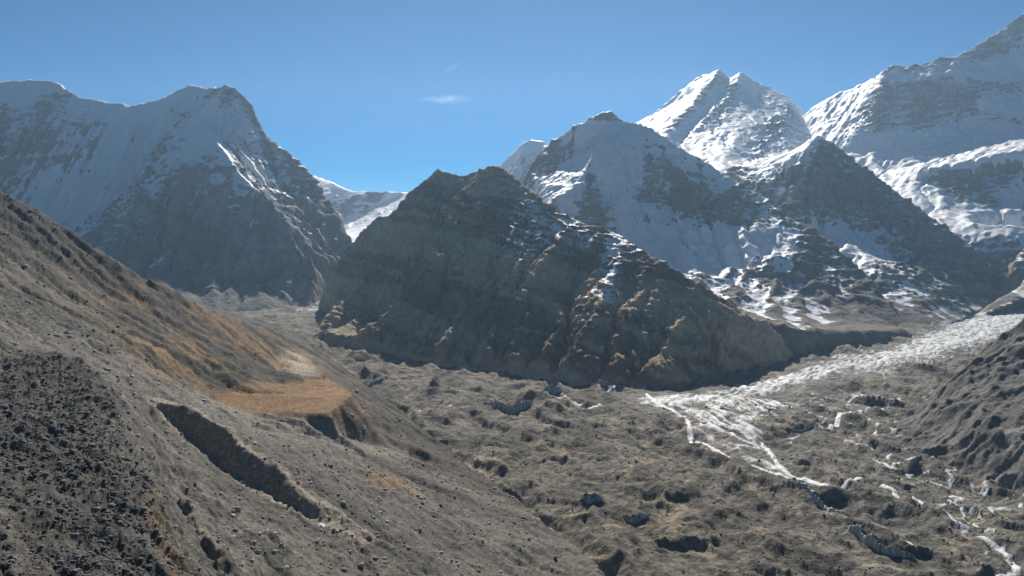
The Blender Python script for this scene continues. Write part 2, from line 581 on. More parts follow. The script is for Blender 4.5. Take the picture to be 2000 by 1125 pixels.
mountain('snow_col', 'distant bright snow col and glacier basin between two mountains', J, 16.0, M_FAR, 23, er_it=6, er_k=.015, rough=18, crag=16, crag_wl=180, rock=(C3(.12, .12, .12), C3(.17, .16, .15)))

# far small snow peak behind the middle mountain
D_sky = ln((900, 400, 8000, .6), (965, 335, 8000, .7), (1000, 298, 8000, .8), (1022, 278, 8000, 1), (1035, 272, 8000, .9), (1052, 276, 8000, .8), (1062, 275, 8000, 1), (1090, 290, 8000, .8), (1200, 330, 8000, .8))
D_sky = notch(D_sky)
D = [D_sky, back_of(D_sky, 700, 900), ln((880, 480, 7200, .5), (1000, 350, 7500, .45), (1050, 330, 7500, .45), (1100, 340, 7500, .5), (1200, 380, 7500, .5)),
     ln((880, 520, 6800, .5), (1000, 500, 6800, .5), (1200, 500, 6800, .5))]
mountain('mountain', 'small far white pyramid peak behind the middle mountain', D, 14.0, M_FAR, 31, er_it=10, er_k=.03, rough=30, rough_wl=160, crag=22, crag_wl=140, snow_noise=.25)

# main snow summit
E_sky = ln((1130, 300, 8600, 1), (1200, 262, 8500, 1), (1240, 241, 8400, 1), (1275, 222, 8350, 1), (1300, 214, 8320, 1), (1318, 184, 8280, .6), (1345, 163, 8240, .7), (1372, 144, 8200, 1),
           (1386, 145, 8190, 1), (1405, 134, 8160, .9), (1426, 153, 8140, .6), (1447, 139, 8100, .9), (1466, 152, 8080, .5), (1484, 167, 8050, .4), (1508, 172, 8000, 1), (1535, 186, 7950, 1), (1562, 210, 7850, 1),
           (1592, 241, 7700, 1), (1640, 300, 7500, 1))
E_sky = notch(E_sky, .01)
E = [E_sky, back_of(E_sky, 1000, 1000),
     ln((1405, 134, 8160, .9), (1385, 165, 7800, .3), (1350, 205, 7300, .25), (1320, 240, 6900, .45), (1290, 280, 6400, .9)),
     ln((1386, 145, 8190, 1), (1360, 178, 7750, 1), (1325, 215, 7300, .95), (1285, 245, 6950, 1)),
     ln((1447, 139, 8100, .9), (1430, 180, 7650, .35), (1400, 215, 7250, .3), (1350, 260, 6750, .6), (1320, 300, 6300, .9)),
     ln((1426, 153, 8140, 1), (1405, 190, 7600, 1), (1370, 230, 7150, 1), (1335, 265, 6750, 1)),
     ln((1508, 172, 8000, 1), (1490, 205, 7500, 1), (1450, 255, 6700, 1), (1410, 320, 5800, 1)),
     ln((1470, 190, 7650, .95), (1440, 235, 7000, 1), (1390, 285, 6350, 1), (1360, 310, 6000, 1)),
     ln((1545, 215, 7450, .5), (1520, 245, 7000, .35), (1475, 295, 6300, .5), (1440, 340, 5500, .6)),
     ln((1562, 210, 7850, 1), (1570, 240, 7300, 1), (1540, 290, 6500, 1), (1500, 330, 5800, .9)),
     ln((1200, 330, 6700, 1), (1290, 330, 6000, 1), (1400, 360, 5300, 1), (1450, 365, 5300, .8), (1560, 330, 5900, .9), (1640, 320, 6600, .9)),
     ln((1200, 420, 5800, 1), (1290, 430, 5300, 1), (1400, 430, 4950, 1), (1640, 400, 5400, 1))]
mountain('mountain', 'tall bright snow summit with slanting rock ribs above the darker face', E, 12.0, M_FAR, 43, er_it=8, er_k=.015, rough=40, rough_wl=300, crag=26, crag_wl=200, bed=(-.4, .2, 1, 2.0), rough_snow=.35, snow_rel=.2, snow_noise=.14,
         rock=(C3(.13, .12, .11), C3(.22, .20, .175)))

# great massif at the right edge
Gs = ln((1530, 270, 7700, 1), (1560, 236, 7600, 1), (1585, 209, 7500, 1), (1620, 190, 7400, .8), (1650, 175, 7300, .85), (1690, 160, 7150, .9), (1712, 152, 7080, 1), (1725, 139, 7050, .3), (1745, 123, 7000, .2),
        (1775, 134, 7000, .5), (1800, 130, 7000, .4), (1832, 115, 7000, .3), (1860, 108, 7000, .4), (1885, 106, 7000, .4), (1897, 94, 7000, .1), (1930, 76, 7000, .1), (1960, 55, 7000, .3), (1985, 35, 7000, .1),
        (2002, 20, 7000, .3), (2060, -22, 7000, .5), (2120, -40, 7000, .5), (2330, 20, 7000, .5))
Gs = notch(Gs)
Gm = [Gs, back_of(Gs, 1200, 1100),
      ln((1712, 152, 7080, 1), (1770, 148, 6830, .9), (1850, 140, 6760, 1), (1930, 140, 6660, 1), (2000, 140, 6600, 1), (2150, 60, 6600, .8), (2330, 60, 6600, .8)),
      ln((1725, 165, 6840, .3), (1800, 168, 6660, .25), (1880, 165, 6600, .25), (1960, 165, 6500, .3), (2010, 160, 6480, .4), (2330, 120, 6400, .5)),
      ln((1600, 235, 7100, .8), (1650, 235, 6800, .8), (1700, 240, 6500, .4), (1760, 240, 6400, .35), (1840, 225, 6380, .35), (1900, 210, 6380, .5), (1940, 195, 6330, 1), (2000, 200, 6250, 1), (2150, 180, 6100, .6)),
      ln((1600, 300, 6500, 1), (1680, 290, 6300, 1), (1760, 285, 6150, 1), (1830, 275, 6100, 1), (1900, 255, 6150, .9), (1960, 235, 6100, .5), (2010, 240, 6050, .6), (2150, 220, 5900, .6)),
      ln((1640, 340, 6100, 1), (1720, 335, 5900, 1), (1805, 318, 5800, 1), (1880, 290, 5850, 1), (2000, 262, 5850, 1), (2150, 240, 5700, 1)),
      ln((1795, 328, 5480, 1), (1860, 320, 5400, 1), (1930, 306, 5340, 1), (2000, 294, 5290, 1), (2150, 280, 5200, 1)),
      ln((1790, 350, 5440, .9), (1830, 347, 5400, .3), (1900, 345, 5320, .3), (1960, 338, 5290, .3), (2010, 330, 5250, .4), (2150, 330, 5100, .5)),
      ln((1780, 366, 5330, 1), (1830, 376, 5180, 1), (1880, 390, 5080, .5), (1940, 395, 5030, .3), (1985, 390, 5020, .8), (2150, 390, 4950, .5)),
      ln((1700, 400, 5300, 1), (1800, 392, 5080, 1), (1850, 404, 4950, 1), (1900, 415, 4880, .9), (1950, 420, 4820, .9), (2010, 415, 4800, .9), (2150, 415, 4700, .8)),
      ln((1760, 440, 4800, .8), (1850, 425, 4700, 1), (1900, 435, 4520, 1), (1960, 440, 4430, 1), (2010, 437, 4400, 1), (2150, 440, 4300, .8)),
      ln((1800, 470, 4500, .5), (1900, 462, 4400, .6), (1950, 465, 4320, .55), (2010, 470, 4250, .5), (2150, 470, 4200, .5)),
      ln((1850, 540, 4200, .2), (1930, 520, 4200, .35), (1980, 525, 4060, .3), (2030, 530, 4000, .25), (2150, 520, 3950, .4))]
G_base = gl((1850, 620), (1930, 590), (1990, 570), (2060, 560), (2200, 550), s=.1)
Gm += [G_base, front_of(G_base)]
mountain('mountain', 'huge ice and rock massif rising out of the frame at the right edge', Gm, 11.0, M_FAR, 57, er_it=6, er_k=.012, rough=34, rough_wl=260, crest=.5, crag=24, crag_wl=190, bed=(-.1, .1, 1, 3.0), rough_snow=.45, snow_rib=.35, snow_noise=.16,
         rock=(C3(.16, .14, .12), C3(.30, .26, .21)), bands=.8, band_wl=70)

# dark rock buttress below the snow summit
Fs = ln((1330, 352, 5500, .8), (1395, 337, 5300, .6), (1440, 326, 5200, .4), (1480, 312, 5150, .9), (1540, 295, 5100, 1), (1575, 275, 5060, 1), (1600, 263, 5020, 1), (1615, 268, 5000, .5), (1650, 295, 4950, .3), (1700, 333, 4850, .3),
        (1740, 364, 4750, .4), (1800, 404, 4600, .2), (1850, 440, 4450, .1), (1900, 484, 4300, 0), (1940, 538, 4130, 0), (1975, 580, 3980, 0))
Fs = notch(Fs)
Fm = [Fs, back_of(Fs, 700, 700),
      ln((1560, 300, 4950, .8), (1500, 330, 4950, .55), (1440, 350, 5000, .3)),
      ln((1580, 330, 4780, .05), (1560, 400, 4540, .3), (1480, 440, 4420, .1)),
      ln((1610, 268, 5000, .5), (1640, 350, 4690, .1), (1680, 430, 4400, .2), (1690, 455, 4320, .6)),
      ln((1700, 333, 4850, .3), (1760, 420, 4500, 0), (1800, 480, 4250, 0), (1850, 540, 4000, 0), (1900, 590, 3820, 0)),
      ln((1340, 450, 4700, .3), (1450, 460, 4400, .3), (1560, 460, 4340, .4), (1620, 456, 4310, 1), (1680, 462, 4260, 1), (1740, 470, 4230, .5), (1800, 510, 4060, .1)),
      ln((1560, 540, 3950, .9), (1630, 485, 4080, 1), (1690, 500, 3970, .85), (1750, 515, 3890, .5), (1800, 535, 3830, .25), (1860, 560, 3780, .1)),
      ln((1560, 620, 3600, .3), (1660, 560, 3660, .5), (1720, 555, 3620, .32), (1780, 565, 3600, .3), (1840, 580, 3590, .3), (1890, 600, 3600, .1))]
F_base = gl((1560, 660), (1700, 650), (1790, 652), (1830, 640), (1890, 622), (1930, 603), (1975, 590), s=0.05)
Fm += [F_base, front_of(F_base)]
mountain('mountain', 'dark grey rock buttress with thin snow ledges below the snow summit', Fm, 8.5, M_FAR, 71, er_it=14, er_k=.025, rough=26, rough_wl=200, crag=26, crag_wl=230, bed=(.05, .1, 1, 3.0), snow_noise=.22,
         rock=(C3(.11, .108, .105), C3(.20, .19, .18)), talus=C3(.14, .13, .11), bands=1.0, band_wl=50)

# snowy mountain behind the middle one, and its long dark spur
Cs = ln((985, 420, 5300, .3), (1030, 335, 5000, .1), (1065, 285, 4900, .2), (1080, 270, 4880, .3), (1100, 257, 4850, .7), (1150, 236, 4800, .95), (1160, 226, 4785, .3), (1170, 216, 4770, .1), (1182, 209, 4750, .05), (1193, 214, 4740, .1), (1205, 228, 4730, .5),
        (1220, 240, 4715, .6), (1232, 246, 4700, 1), (1250, 239, 4650, 1), (1268, 246, 4625, .9), (1280, 262, 4610, .6), (1300, 266, 4590, 1), (1330, 290, 4550, .7), (1348, 296, 4535, .9), (1370, 316, 4515, .6), (1390, 322, 4500, .9), (1410, 340, 4475, .6), (1430, 346, 4450, .7), (1460, 370, 4400, .4), (1500, 386, 4350, .4),
        (1530, 415, 4200, .1), (1580, 440, 4050, 0), (1640, 478, 3880, 0), (1690, 527, 3680, 0), (1740, 588, 3430, 0), (1785, 650, 3180, 0))
Cs = notch(Cs)
Cm = [Cs, back_of(Cs, 500, 600),
      ln((1205, 228, 4730, .5), (1185, 262, 4570, .9), (1160, 300, 4400, .95), (1140, 335, 4260, .6), (1115, 365, 4150, .95), (1085, 385, 4080, .9), (1060, 420, 3960, .6)),
      ln((1100, 300, 4780, .15), (1080, 340, 4640, .15), (1060, 350, 4620, .9)),
      ln((1150, 270, 4690, .85), (1120, 320, 4530, .85), (1050, 350, 4560, .95)),
      ln((1150, 340, 4300, .1), (1160, 420, 4000, .1), (1180, 450, 3900, .4)),
      ln((1250, 240, 4650, 1), (1240, 300, 4420, .95), (1215, 380, 4130, .95), (1220, 440, 3900, 1)),
      ln((1300, 266, 4590, 1), (1300, 300, 4480, .5), (1310, 340, 4330, .1), (1280, 380, 4190, .2), (1270, 430, 3990, .9)),
      ln((1390, 322, 4500, .95), (1380, 360, 4370, .4), (1370, 400, 4180, .1), (1400, 425, 4070, .15), (1410, 440, 4000, .95)),
      ln((1430, 348, 4450, .8), (1450, 390, 4270, .4), (1470, 430, 4080, .15), (1460, 450, 3990, .6)),
      ln((1230, 470, 3800, 1), (1330, 465, 3850, .95), (1420, 470, 3880, 1), (1480, 450, 3960, 1), (1515, 445, 4000, .6)),
      ln((1260, 510, 3550, .9), (1330, 518, 3560, .7), (1400, 520, 3640, .9), (1450, 525, 3680, 1), (1475, 510, 3740, .95), (1510, 478, 3860, .8)),
      ln((1515, 445, 4000, .2), (1545, 485, 3780, .6), (1555, 520, 3600, .5), (1560, 555, 3470, .3)),
      ln((1480, 492, 3690, .2), (1510, 488, 3640, .45), (1545, 500, 3650, .5)),
      ln((1475, 530, 3560, .05), (1510, 545, 3450, .0), (1545, 555, 3440, .2)),
      ln((1580, 440, 4050, 0), (1600, 520, 3650, .1), (1640, 590, 3330, .0), (1680, 630, 3120, 0)),
      ln((1290, 535, 3350, .3), (1340, 532, 3420, .45), (1420, 555, 3380, .36), (1490, 570, 3300, .38), (1560, 590, 3240, .25), (1620, 620, 3130, .05)),
      ln((1330, 560, 3150, .2), (1400, 585, 3080, .3), (1470, 605, 3020, .25), (1560, 622, 3010, .12), (1640, 634, 3020, .05), (1700, 634, 3070, 0), (1760, 638, 3120, 0)),
      ln((1330, 605, 2650, 0), (1420, 620, 2600, .1), (1490, 632, 2580, .05), (1560, 641, 2605, .05), (1640, 645, 2765, 0), (1720, 644, 2855, 0), (1770, 644, 2950, 0))]
C_base = gl((1250, 720), (1400, 715), (1500, 704), (1560, 692), (1650, 676), (1720, 668), (1785, 658))
Cm += [C_base, front_of(C_base)]
mountain('mountain', 'shaded snowy mountain with a long dark spur behind the brown middle mountain', Cm, 7.5, M_FAR, 83, er_it=10, er_k=.015, rough=40, rough_wl=200, rough_snow=.6, rib_s=.35, crest=.6, snow_rib=.8, crag=20, crag_wl=190, bed=(0, .1, 1, 2.0), snow_noise=.2,
         rock=(C3(.10, .09, .08), C3(.22, .195, .165)), talus=C3(.14, .125, .105))

# brown middle mountain
_bu = (605, 700, 800, 870, 960, 1130, 1300, 1400, 1480, 1555)
_by = [G(u, v)[1] for u, v in zip(_bu, (655, 684, 698, 713, 724, 745, 757, 740, 714, 694))]


def bl(*pts):
    """points of this mountain, set back a little so that the face leans away"""
    out = []
    for u, v, Y_, q in pts:
        yb = float(np.interp(u, _bu, _by)); k = 1 + .15 * float(sstep(1330, 1200, np.float64(u))) + .10 * float(sstep(1060, 940, np.float64(u)))
        out.append((u, v, yb + (Y_ - yb) * k, q))
    return ln(*out)


Bs = bl((612, 640, 3560, 0), (622, 592, 3600, 0), (640, 550, 3550, 0), (663, 503, 3520, 0), (672, 486, 3510, 0), (690, 472, 3500, 0), (702, 452, 3470, 0), (715, 440, 3450, 0), (728, 426, 3420, 0), (740, 424, 3400, 0), (770, 408, 3330, 0), (786, 386, 3290, 0), (800, 373, 3250, 0), (830, 350, 3190, 0),
        (843, 344, 3170, 0), (852, 331, 3160, 0), (866, 351, 3150, 0), (878, 336, 3140, 0), (892, 347, 3130, 0), (903, 341, 3120, 0), (918, 345, 3110, 0), (936, 336, 3080, 0), (944, 325, 3070, 0), (950, 331, 3060, 0), (957, 320, 3050, 0), (968, 327, 3045, 0), (985, 331, 3030, 0), (1010, 350, 3010, 0),
        (1035, 366, 2930, .0), (1060, 385, 2870, .0), (1100, 410, 2800, .05), (1150, 438, 2730, .2), (1215, 454, 2650, .25), (1260, 488, 2570, .25), (1330, 525, 2470, .1), (1400, 580, 2400, 0), (1450, 615, 2410, 0), (1520, 647, 2500, 0), (1548, 688, 2545, 0))
Bs = notch(Bs)
Bm = [Bs, back_of(Bs, 420, 520),
      bl((1010, 350, 3010, 0), (1030, 395, 2850, .45), (1060, 430, 2740, .2), (1110, 445, 2690, .3), (1150, 470, 2610, .3), (1190, 485, 2570, .6), (1240, 510, 2500, .25), (1320, 560, 2390, .05), (1420, 630, 2300, 0)),
      bl((1190, 485, 2570, .6), (1200, 520, 2475, .5), (1180, 560, 2380, .35), (1160, 620, 2270, .1), (1150, 680, 2190, 0)),
      bl((1225, 540, 2450, .0), (1215, 620, 2280, 0), (1210, 690, 2170, 0)),
      bl((1260, 560, 2410, .4), (1240, 610, 2290, .3), (1235, 680, 2170, 0)),
      bl((1130, 520, 2580, .0), (1110, 600, 2390, .1), (1100, 680, 2240, 0)),
      bl((852, 331, 3160, 0), (840, 430, 2950, 0), (820, 540, 2720, 0), (800, 640, 2560, 0)),
      bl((957, 320, 3050, 0), (940, 420, 2820, 0), (945, 520, 2600, .0), (950, 620, 2430, 0)),
      bl((1060, 430, 2740, .0), (1060, 520, 2530, .1), (1050, 620, 2350, .0), (1060, 690, 2240, 0)),
      bl((690, 472, 3500, 0), (720, 540, 3250, 0), (730, 620, 2960, 0), (740, 660, 2820, 0)),
      bl((1320, 560, 2390, .0), (1330, 640, 2230, 0), (1350, 700, 2140, 0)),
      ]
B_base = gl((605, 655), (630, 668), (660, 676), (700, 684), (800, 698), (870, 713), (960, 724), (1040, 735), (1130, 745), (1200, 753), (1300, 757), (1400, 740), (1480, 714), (1555, 694), (1600, 690))
Bm += [B_base, front_of(B_base), [(p[0] * k, p[1] * k, p[2] + h_, 0.0) for p, k, h_ in ((B_base[i], 1.012, 42.0) for i in range(1, len(B_base) - 2))]]
mountain('mountain', 'brown banded rock mountain with a jagged crest in the middle of the valley', Bm, 5.0, M_NEAR_MT, 97, er_it=16, er_k=.025, rough=26, rough_wl=260, crag=11, crag_wl=90, bed=(.30, .05, 1, 3.6), snow_noise=.25,
         rock=(C3(.16, .116, .074), C3(.46, .335, .22)), warm=C3(.40, .285, .17), talus=C3(.26, .21, .15), bands=2.0, band_wl=60, foot=60., crest=.6)

# ------------------------------------------------------------------ fan-shaped grids for the ground in front
def fan(t0, t1, nt, y0, y1, ny):
    yy = y0 * (y1 / y0) ** np.linspace(0, 1, ny)
    tt = np.linspace(t0, t1, nt)
    T, Y = np.meshgrid(tt, yy)
    return T * Y, Y


def gp(*pts):
    return [G(u, v)[:2] for u, v in pts]


# ---- glacier
X, Y = fan(-0.42, 0.86, 700, 640, 4900, 520)
# gentle large swells, hummocks, small cones of debris
Zg = glacier_base(X, Y)
wx = fbm(X, Y, 120, 3, seed=201) * 30; wy = fbm(X, Y, 120, 3, seed=205) * 30
band = gp((1290, 785), (1400, 776), (1500, 752), (1600, 730), (1700, 706), (1800, 682), (1900, 650), (1960, 622), (2010, 590), (2080, 560))
bd, br = seg_dist(X, Y, band)
fanp = gp((1270, 768), (1310, 790), (1360, 840), (1430, 880), (1500, 915), (1560, 940), (1530, 905), (1500, 868), (1490, 820), (1600, 790), (1480, 770), (1380, 775))
infan = soft_inside(X + wx * .6, Y + wy * .6, fanp, 25)
smoothz = np.clip(np.maximum(sstep(170, 60, bd), infan), 0, 1)          # cleaner ice: less hummocky
lump = (ridged(X + wx, Y + wy, 72, 5, .55, seed=211) - .42)
lump2 = (ridged(X + wx, Y + wy, 34, 3, .55, seed=217) - .42)
big = fbm(X, Y, 300, 3, seed=221)
farfade = sstep(4200, 2400, Y)
fl_a = X * .91 + Y * .41; fl_b = Y * .91 - X * .41                    # across and along the ice flow
mound = fbm(fl_a + wx * 1.6, fl_b * .7 + wy * 1.6, 135, 4, .5, seed=215) * 25 + (ridged(fl_a + wx, fl_b * .7 + wy, 62, 5, .55, seed=216) - .42) * 9 + fbm(X + wx, Y + wy, 22, 3, .6, seed=219) * 3 \
    + (ridged(fl_a + wx * 1.4, fl_b * .22 + wy, 95, 4, .5, seed=218) - .42) * 17        # long moraine ridges
Zg = Zg + big * 10 + mound * (1 - .72 * smoothz) * (.45 + .55 * farfade)
cr = perlin((X * .75 - Y * .65) / 26 + wx * .04, (X + Y) / 300, 231)
Zg += smoothz * cr * 3.0
# stripes of clean white ice and melt streams
tl = np.array([0.0])
mg = gp((640, 693), (700, 745), (800, 822), (865, 868), (885, 888), (920, 915), (970, 945), (1030, 990), (1060, 1003), (1130, 1078), (1200, 1140))
md, mr = seg_dist(X + wx * .5, Y + wy * .5, mg)
Zg -= sstep(45, 5, md) * 13                                         # trough between ice and hillside
stripe = 1 - np.abs(perlin(X / 17 + wx * .035 + Y * .016, Y / 190 + wy * .01, 241)) * 2.2
stripe2 = 1 - np.abs(perlin((X * .8 - Y * .6) / 15 + wx * .05, (X * .6 + Y * .8) / 60, 243)) * 2.0
bandw = 64 + 100 * sstep(500, 2200, br)
bs = sstep(bandw * 1.5, bandw * .35, bd + fbm(X, Y, 80, 3, seed=247) * 45)
S = bs * (.43 + .27 * np.clip(stripe2, 0, 1) + .1 * fbm(X, Y, 30, 3, seed=248))
S = np.maximum(S, infan * (.24 + .46 * np.clip(stripe, 0, 1) ** 1.3 + .25 * fbm(X, Y, 60, 3, seed=249)))
bs2 = sstep(260, 60, bd + fbm(X, Y, 130, 3, seed=251) * 120) * sstep(300, 900, br)
S = np.maximum(S, bs2 * (.2 + .4 * np.clip(stripe2 + .2 * fbm(X, Y, 40, 3, seed=252), 0, 1)))
# the far left arm of the glacier
arm = gp((420, 625), (520, 612), (620, 596), (700, 586))
ad, _ = seg_dist(X, Y, arm)
stripe3 = 1 - np.abs(perlin((X * .5 + Y * .87) / 45 + wx * .03, (X * .87 - Y * .5) / 240, 255)) * 2.2
S = np.maximum(S, sstep(330, 60, ad) * sstep(-1250, -900, X) * (.24 + .48 * np.clip(stripe3, 0, 1)))
streams = [
    (((1262, 768), (1285, 788), (1315, 800), (1345, 820), (1352, 848)), 4.5),
    (((1310, 790), (1340, 778), (1400, 770)), 4),
    (((1360, 845), (1390, 862), (1425, 885)), 2.5),
    (((1490, 860), (1505, 885), (1520, 905), (1540, 922), (1580, 940), (1640, 965)), 4.5),
    (((1470, 905), (1500, 915), (1545, 930)), 2.5),
    (((1640, 965), (1665, 955), (1690, 952)), 3),
    (((1655, 778), (1690, 772), (1705, 780)), 3.5), (((1600, 838), (1622, 838), (1640, 808), (1665, 802)), 5),
    (((1520, 846), (1560, 846)), 3), (((1580, 800), (1610, 806)), 3), (((1540, 862), (1545, 852)), 2.5),
    (((1078, 779), (1104, 781), (1134, 784)), 4.5), (((1150, 790), (1175, 789)), 4), (((1180, 762), (1210, 757)), 3),
    (((875, 880), (890, 890), (905, 898)), 3.0),
    (((1032, 988), (1050, 996), (1075, 1002)), 4.5), (((955, 793), (964, 797)), 2.5), (((818, 802), (850, 797), (880, 794)), 3.2),
    (((1725, 965), (1745, 972), (1750, 988)), 4), (((1845, 992), (1860, 1010), (1885, 1032)), 5),
    (((1880, 985), (1895, 1010), (1920, 1030)), 2), (((1925, 1038), (1940, 1040)), 3), (((1685, 1028), (1740, 1034)), 2.5),
    (((1915, 1045), (1960, 1068), (1985, 1090), (1990, 1110), (1960, 1120), (1890, 1120)), 3.5),
    (((1770, 1035), (1790, 1050)), 3), (((1780, 985), (1800, 1000)), 2), (((1855, 972), (1870, 980)), 2.5),
    (((1615, 922), (1645, 917)), 2), (((1710, 888), (1740, 905)), 2.5), (((1650, 858), (1680, 870)), 2),
]
for pts, w in streams:
    d, _ = seg_dist(X + wx * .12, Y + wy * .12, gp(*pts))
    w = w * .9; w2 = w * (1 + .5 * fbm(X, Y, 25, 2, seed=261))
    f = np.clip(1.0 - d / (2.2 * w2), 0, 1)
    S = np.maximum(S, f * 1.12)
    Zg -= sstep(w * 4, w, d) * 3
# scattered bare ice on the right half of the glacier
scat = ridged(X + wx, Y + wy, 70, 4, seed=271)
S = np.maximum(S, sstep(480, 700, X - (Y - 1100) * .1) * sstep(.50, .72, scat) * .62 * sstep(2300, 1900, Y) * sstep(900, 1000, Y))
n1 = fbm(X, Y, 160, 5, .6, seed=281); n2 = fbm(X, Y, 45, 4, .6, seed=283)
cg = mixc(C3(.095, .087, .073), C3(.18, .167, .143), np.clip(.5 + n1 * .8 + n2 * .5, 0, 1))
cg = mixc(cg, mixc(C3(.105, .103, .095), C3(.19, .187, .175), np.clip(.5 + n1 + n2, 0, 1)), sstep(150, 550, X - .05 * Y) * .8)
cg = mixc(cg, C3(.19, .185, .17), sstep(160, 60, bd) * .7)
cg = mixc(cg, cg * .62, np.clip(sstep(.02, .28, fbm(fl_a + wx, fl_b * .3 + wy, 110, 4, .6, seed=289)) * .9, 0, 1))       # darker bands of debris along the flow
cg = mixc(cg, C3(.30, .25, .18), sstep(15, 5, md + n2 * 22) * .8)
cg = mixc(cg, C3(.27, .235, .18), sstep(.14, .3, fbm(X + wx, Y + wy, 90, 4, .55, seed=287)) * .6)
Zg = Zg + sstep(.3, .75, S) * (2.0 + 3.0 * smoothz)                     # the ice stands proud of the rubble
GLX, GLY, GLZ = X, Y, Zg
glacier = grid_object('glacier', X, Y, Zg, M_GLACIER, {'snow': S}, cg * np.array([.96, .92, .855]), 'rubble-covered glacier with white ice stripes filling the valley floor')

# ---- left hillside with the terrace and the scree gully
hl = [
    ln((-420, 90, 1450, 0), (-250, 200, 1470, 0), (0, 372, 1500, 0), (30, 385, 1500, 0), (100, 425, 1500, 0), (200, 490, 1500, 0), (300, 547, 1520, 0), (380, 587, 1550, 0), (430, 612, 1600, 0), (480, 632, 1720, 0),
       (530, 640, 1900, 0), (560, 650, 1930, 0), (595, 668, 1880, 0), (612, 690, 1800, 0), (625, 712, 1690, 0), (645, 738, 1500, 0), (668, 755, 1370, 0), (690, 768, 1280, 0)),
    ln((690, 768, 1280, 0), (672, 783, 1225, 0), (655, 797, 1180, 0), (640, 805, 1152, 0), (600, 808, 1140, 0), (560, 809, 1132, 0), (500, 804, 1140, 0), (440, 795, 1140, 0), (400, 775, 1170, 0)),     # terrace edge
    ln((400, 777, 1160, 0), (440, 799, 1130, 0), (500, 813, 1124, 0), (560, 823, 1112, 0), (600, 830, 1113, 0), (640, 840, 1122, 0), (665, 850, 1145, 0), (690, 860, 1172, 0), (730, 874, 1215, 0), (782, 884, 1245, 0)),   # foot of the cut bank
    ln((690, 768, 1280, 0), (705, 793, 1290, 0), (740, 838, 1280, 0), (782, 884, 1245, 0)),
    ln((560, 770, 1270, 0), (500, 775, 1230, 0), (440, 765, 1210, 0), (640, 775, 1240, 0)),
    ln((625, 712, 1690, 0), (600, 735, 1480, 0), (560, 740, 1440, 0), (540, 700, 1600, 0), (560, 668, 1800, 0), (595, 668, 1880, 0)),    # bare hollow
    ln((430, 612, 1600, 0), (480, 670, 1500, 0), (520, 720, 1400, 0), (590, 765, 1300, 0)),
    ln((0, 450, 1370, 0), (200, 560, 1400, 0), (300, 625, 1380, 0), (400, 700, 1290, 0), (480, 758, 1235, 0)),
    ln((0, 560, 1150, 0), (100, 610, 1130, 0), (200, 660, 1110, 0), (300, 720, 1060, 0), (400, 775, 1170, 0)),
    ln((0, 650, 950, 0), (100, 680, 950, 0), (200, 720, 960, 0), (290, 755, 960, 0)),
    ln((-420, 560, 1000, 0), (-200, 640, 880, 0), (0, 700, 800, 0), (80, 690, 820, 0), (150, 695, 800, 0), (205, 755, 690, 0), (250, 845, 580, 0), (290, 930, 500, 0), (315, 985, 460, 0), (345, 1060, 420, 0), (375, 1140, 385, 0), (400, 1230, 350, 0)),
    ln((0, 800, 600, 0), (120, 790, 640, 0), (205, 755, 690, 0)),
    ln((-420, 900, 430, 0), (-200, 900, 440, 0), (0, 900, 470, 0), (150, 900, 490, 0), (290, 930, 500, 0)),
    ln((-420, 1020, 360, 0), (0, 1010, 385, 0), (150, 1000, 410, 0), (315, 985, 460, 0)),
    ln((-420, 1240, 280, 0), (0, 1240, 285, 0), (150, 1240, 300, 0), (400, 1240, 350, 0)),
    ln((205, 755, 800, 0), (290, 860, 700, 0), (335, 950, 600, 0), (380, 1030, 530, 0), (440, 1130, 480, 0), (480, 1240, 430, 0)),      # foot of the lobe
    ln((290, 755, 960, 0), (320, 774, 930, 0), (380, 795, 890, 0), (450, 850, 840, 0), (520, 905, 800, 0), (600, 960, 770, 0), (660, 1000, 750, 0), (720, 1038, 735, 0), (800, 1096, 703, 0)),   # rim of the gully
    ln((300, 790, 905, 0), (335, 835, 878, 0), (400, 885, 835, 0), (470, 937, 796, 0), (540, 980, 767, 0), (620, 1018, 742, 0), (690, 1050, 722, 0), (740, 1072, 712, 0)),  # foot of its wall
    ln((280, 800, 860, 0), (320, 850, 830, 0), (380, 905, 780, 0), (450, 965, 740, 0), (540, 1020, 715, 0), (640, 1065, 690, 0), (740, 1130, 650, 0), (820, 1240, 600, 0)),
    ln((380, 960, 680, 0), (450, 1040, 620, 0), (540, 1125, 580, 0), (620, 1240, 530, 0)),
    ln((420, 792, 1050, 0), (500, 832, 1060, 0), (560, 842, 1085, 0), (640, 858, 1105, 0)),
    ln((480, 850, 890, 0), (600, 890, 920, 0), (720, 900, 1110, 0), (790, 900, 1190, 0)),
    ln((620, 940, 830, 0), (720, 960, 900, 0), (820, 960, 1010, 0), (880, 980, 1040, 0)),
    ln((700, 1020, 760, 0), (800, 1020, 860, 0), (920, 1060, 880, 0), (1000, 1100, 870, 0)),
    ln((800, 1100, 700, 0), (950, 1150, 730, 0), (1100, 1240, 720, 0)),
]
margin = gl((560, 640), (600, 660), (640, 695), (700, 742), (800, 818), (870, 874), (950, 935), (1040, 1004), (1130, 1074), (1190, 1130), (1300, 1240), dz=4)
hl += [margin, front_of(margin, -60, 45)]
hb = back_of(hl[0][:13], 260, 220)
hl += [hb]
hs = tin(hl)
X, Y = fan(-0.92, 0.22, 700, 280, 2900, 470)
wx = fbm(X, Y, 45, 5, .6, seed=301) * 13; wy = fbm(X, Y, 45, 5, .6, seed=305) * 13
Z, _ = hs(X + wx, Y + wy)
hole = np.isnan(Z)
Z = np.where(hole, -500, Z)
HILL = dict(X=X, Y=Y)


def px(*pts):
    """plan outline on the hillside of a patch described by (u, v, Y) triples"""
    return [P(u, v, d)[:2] for u, v, d in pts]


